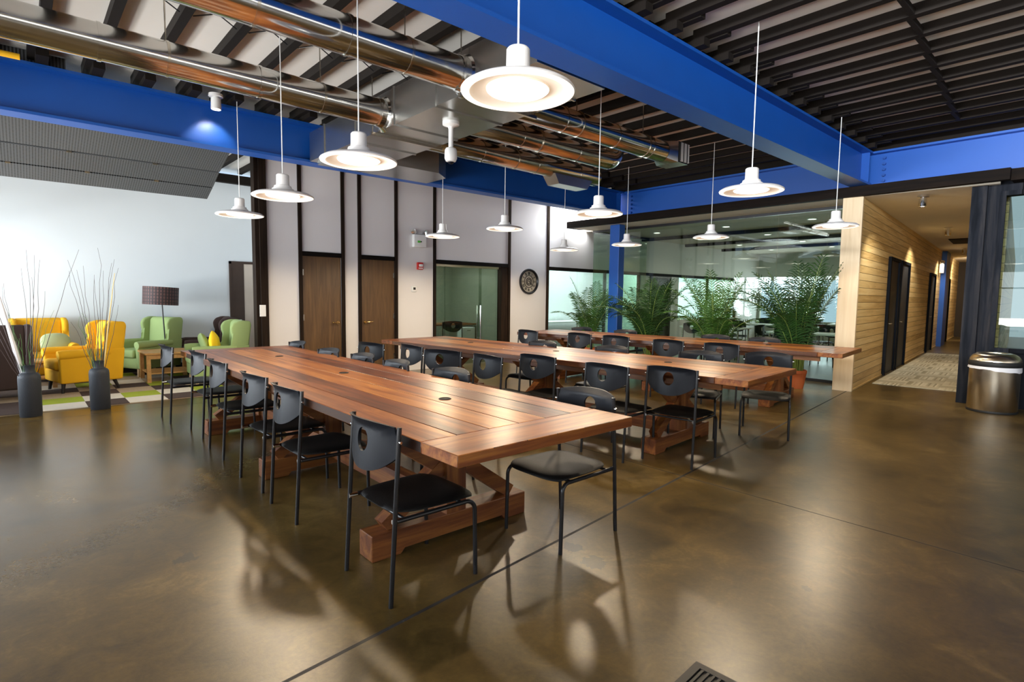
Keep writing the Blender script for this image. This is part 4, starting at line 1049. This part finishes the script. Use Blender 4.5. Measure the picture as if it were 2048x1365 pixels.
for k in range(44):
    a = 2*PI*k/44; R0.append(b.verts.new((.271*math.cos(a), .271*math.sin(a), .606))); rr = .276+q.uniform(-.003, .008); dz = .03+.035*max(0, math.cos(a+PI*.62))+q.uniform(-.006, .006)
    R1.append(b.verts.new((rr*math.cos(a), rr*math.sin(a), .606-dz)))
for k in range(44): b.faces.new((R0[k], R0[(k+1)%44], R1[(k+1)%44], R1[k]))
obj('bag_edge', b, M['bag'], t)
t = thing('floor_vent', 'dark cast floor grille at the bottom edge', 'floor vent', (1.86, .96, 0), .05)
b = bm_new()
for s in (-1, 1): box(b, -.10, .10, s*.085-.015, s*.085+.015, 0, .008); box(b, s*.085-.015, s*.085+.015, -.07, .07, 0, .008)
box(b, -.08, .08, -.08, .08, -.001, .001); obj('frame', b, M['grille'], t, smooth=False)
for i in range(6):
    b = bm_new(); y = -.058+.023*i; box(b, -.072, .072, y-.005, y+.005, .001, .007); obj('slat', b, M['grille'], t, smooth=False)

# ================================================================== ROOMS BEHIND GLASS
def desk(label, x, y, w, d, h, top, rz=0, name='desk', grp=None):
    t = thing(name, label, 'table' if name != 'desk' else 'desk', (x, y, 0), rz, grp)
    b = bm_new(); box(b, -w/2, w/2, -d/2, d/2, h-.035, h); obj('tabletop', b, top, t, bevel=.004, seg=1)
    for sx in (-1, 1):
        for sy in (-1, 1):
            b = bm_new(); cyl(b, (sx*(w/2-.06), sy*(d/2-.06), 0), (sx*(w/2-.06), sy*(d/2-.06), h-.035), .02, n=10); obj('leg', b, M['steel'], t)
    return t
desk('dark wooden desk inside the dark office, behind the sliding glass door', 7.75, 11.2, 1.5, .7, .76, M['frame_x'])
t = thing('cabinet', 'white low cabinet under the desk in the dark office', 'cabinet', (8.12, 10.95, 0))
b = bm_new(); box(b, -.2, .2, -.25, .25, 0, .68); obj('body', b, M['white_panel'], t, bevel=.004, seg=1)
for i in range(3):
    b = bm_new(); box(b, -.19, .19, -.262, -.25, .03+.215*i, .23+.215*i); dr = obj('drawer', b, M['white_panel'], t, smooth=False)
    b = bm_new(); box(b, -.05, .05, -.275, -.262, .17+.215*i, .185+.215*i); obj('handle', b, M['steel'], dr, smooth=False)
dup(c0, (7.45, 10.55, 0), 1.3, 'black chair at the desk inside the dark office', 'chairs in the rooms behind glass')
desk('pale desk against the wall inside the bright white room', 11.2, 10.8, 2.6, .6, .76, M['white_panel'])
dup(c0, (9.75, 10.3, 0), .9, 'black chair at the left end of the bright white room', 'chairs in the rooms behind glass')
b = bm_new(); box(b, 9.4, 11.35, 11.15, 11.19, .85, 2.0); wb = tag(obj('whiteboard', b, M['white_panel'], smooth=False), 'wide whiteboard on the back wall of the bright white room', 'whiteboard')
MT = 'white tables in the room behind the glass'; MC = 'chairs in the rooms behind glass'
mt = None
spots = [(12.6, 4.6, 'white table nearest the glass, behind the rightmost palm'), (12.9, 6.9, 'white table nearest the glass, behind the second palm'), (15.2, 4.9, 'white table in the middle of the glass room, right side'), (15.6, 7.2, 'white table in the middle of the glass room, left side'), (18.0, 5.2, 'white table far back in the glass room, right side'), (18.3, 7.5, 'white table far back in the glass room, left side')]
k = 0
seatn = ['glass-room chair on the near side of the %s', 'glass-room chair on the far side of the %s', 'glass-room chair at the right end of the %s']
for i, (x, y, lab) in enumerate(spots):
    if mt is None: mt = desk(lab, x, y, .8, 1.5, .75, M['white_panel'], .1, 'meeting_table', MT)
    else: dup(mt, (x, y, 0), .1, lab, MT)
    w = lab.split(',')[0].replace('white table ', '') + (', ' + lab.split(', ')[1] if ',' in lab else '')
    short = ['table behind the rightmost palm', 'table behind the second palm', 'middle table on the right', 'middle table on the left', 'far table on the right', 'far table on the left'][i]
    for j, (dx, dy, a) in enumerate(((-.62, .15, .1), (.62, -.15, PI), (-.1, -.95, PI/2))):
        dup(c0, (x+dx, y+dy, 0), a, seatn[j] % short, MC)
dl = thing('fill_light', 'round added fill light in the glass-room ceiling, front right', 'fill_light', (11.9, 4.4, 3.06), 0, 'added fill lights in the glass-room ceiling')  # invented ceiling lamps, put in to brighten the glass room
b = bm_new(); lathe(b, [(.10, 0), (.10, -.012), (.075, -.014), (.075, 0)], 24); obj('trim_ring', b, M['white_plastic'], dl)
b = bm_new(); cyl(b, (0, 0, 0), (0, 0, -.006), .073, n=24); obj('lens', b, M['fill_glow'], dl)
spot_light('fill_light_beam', (0, 0, -.03), 14, 150, parent=dl, col=(1, .9, .72))
nm = {}
for i, x in enumerate((11.9, 14.0, 16.2, 18.4)):
    for j, y in enumerate((4.4, 6.2, 8.0)):
        if i == 0 and j == 0: continue
        dup(dl, (x, y, 3.06), 0, 'round added fill light in the glass-room ceiling, %s row from the glass, %s' % (['first', 'second', 'third', 'fourth'][i], ['right', 'middle', 'left'][j]))
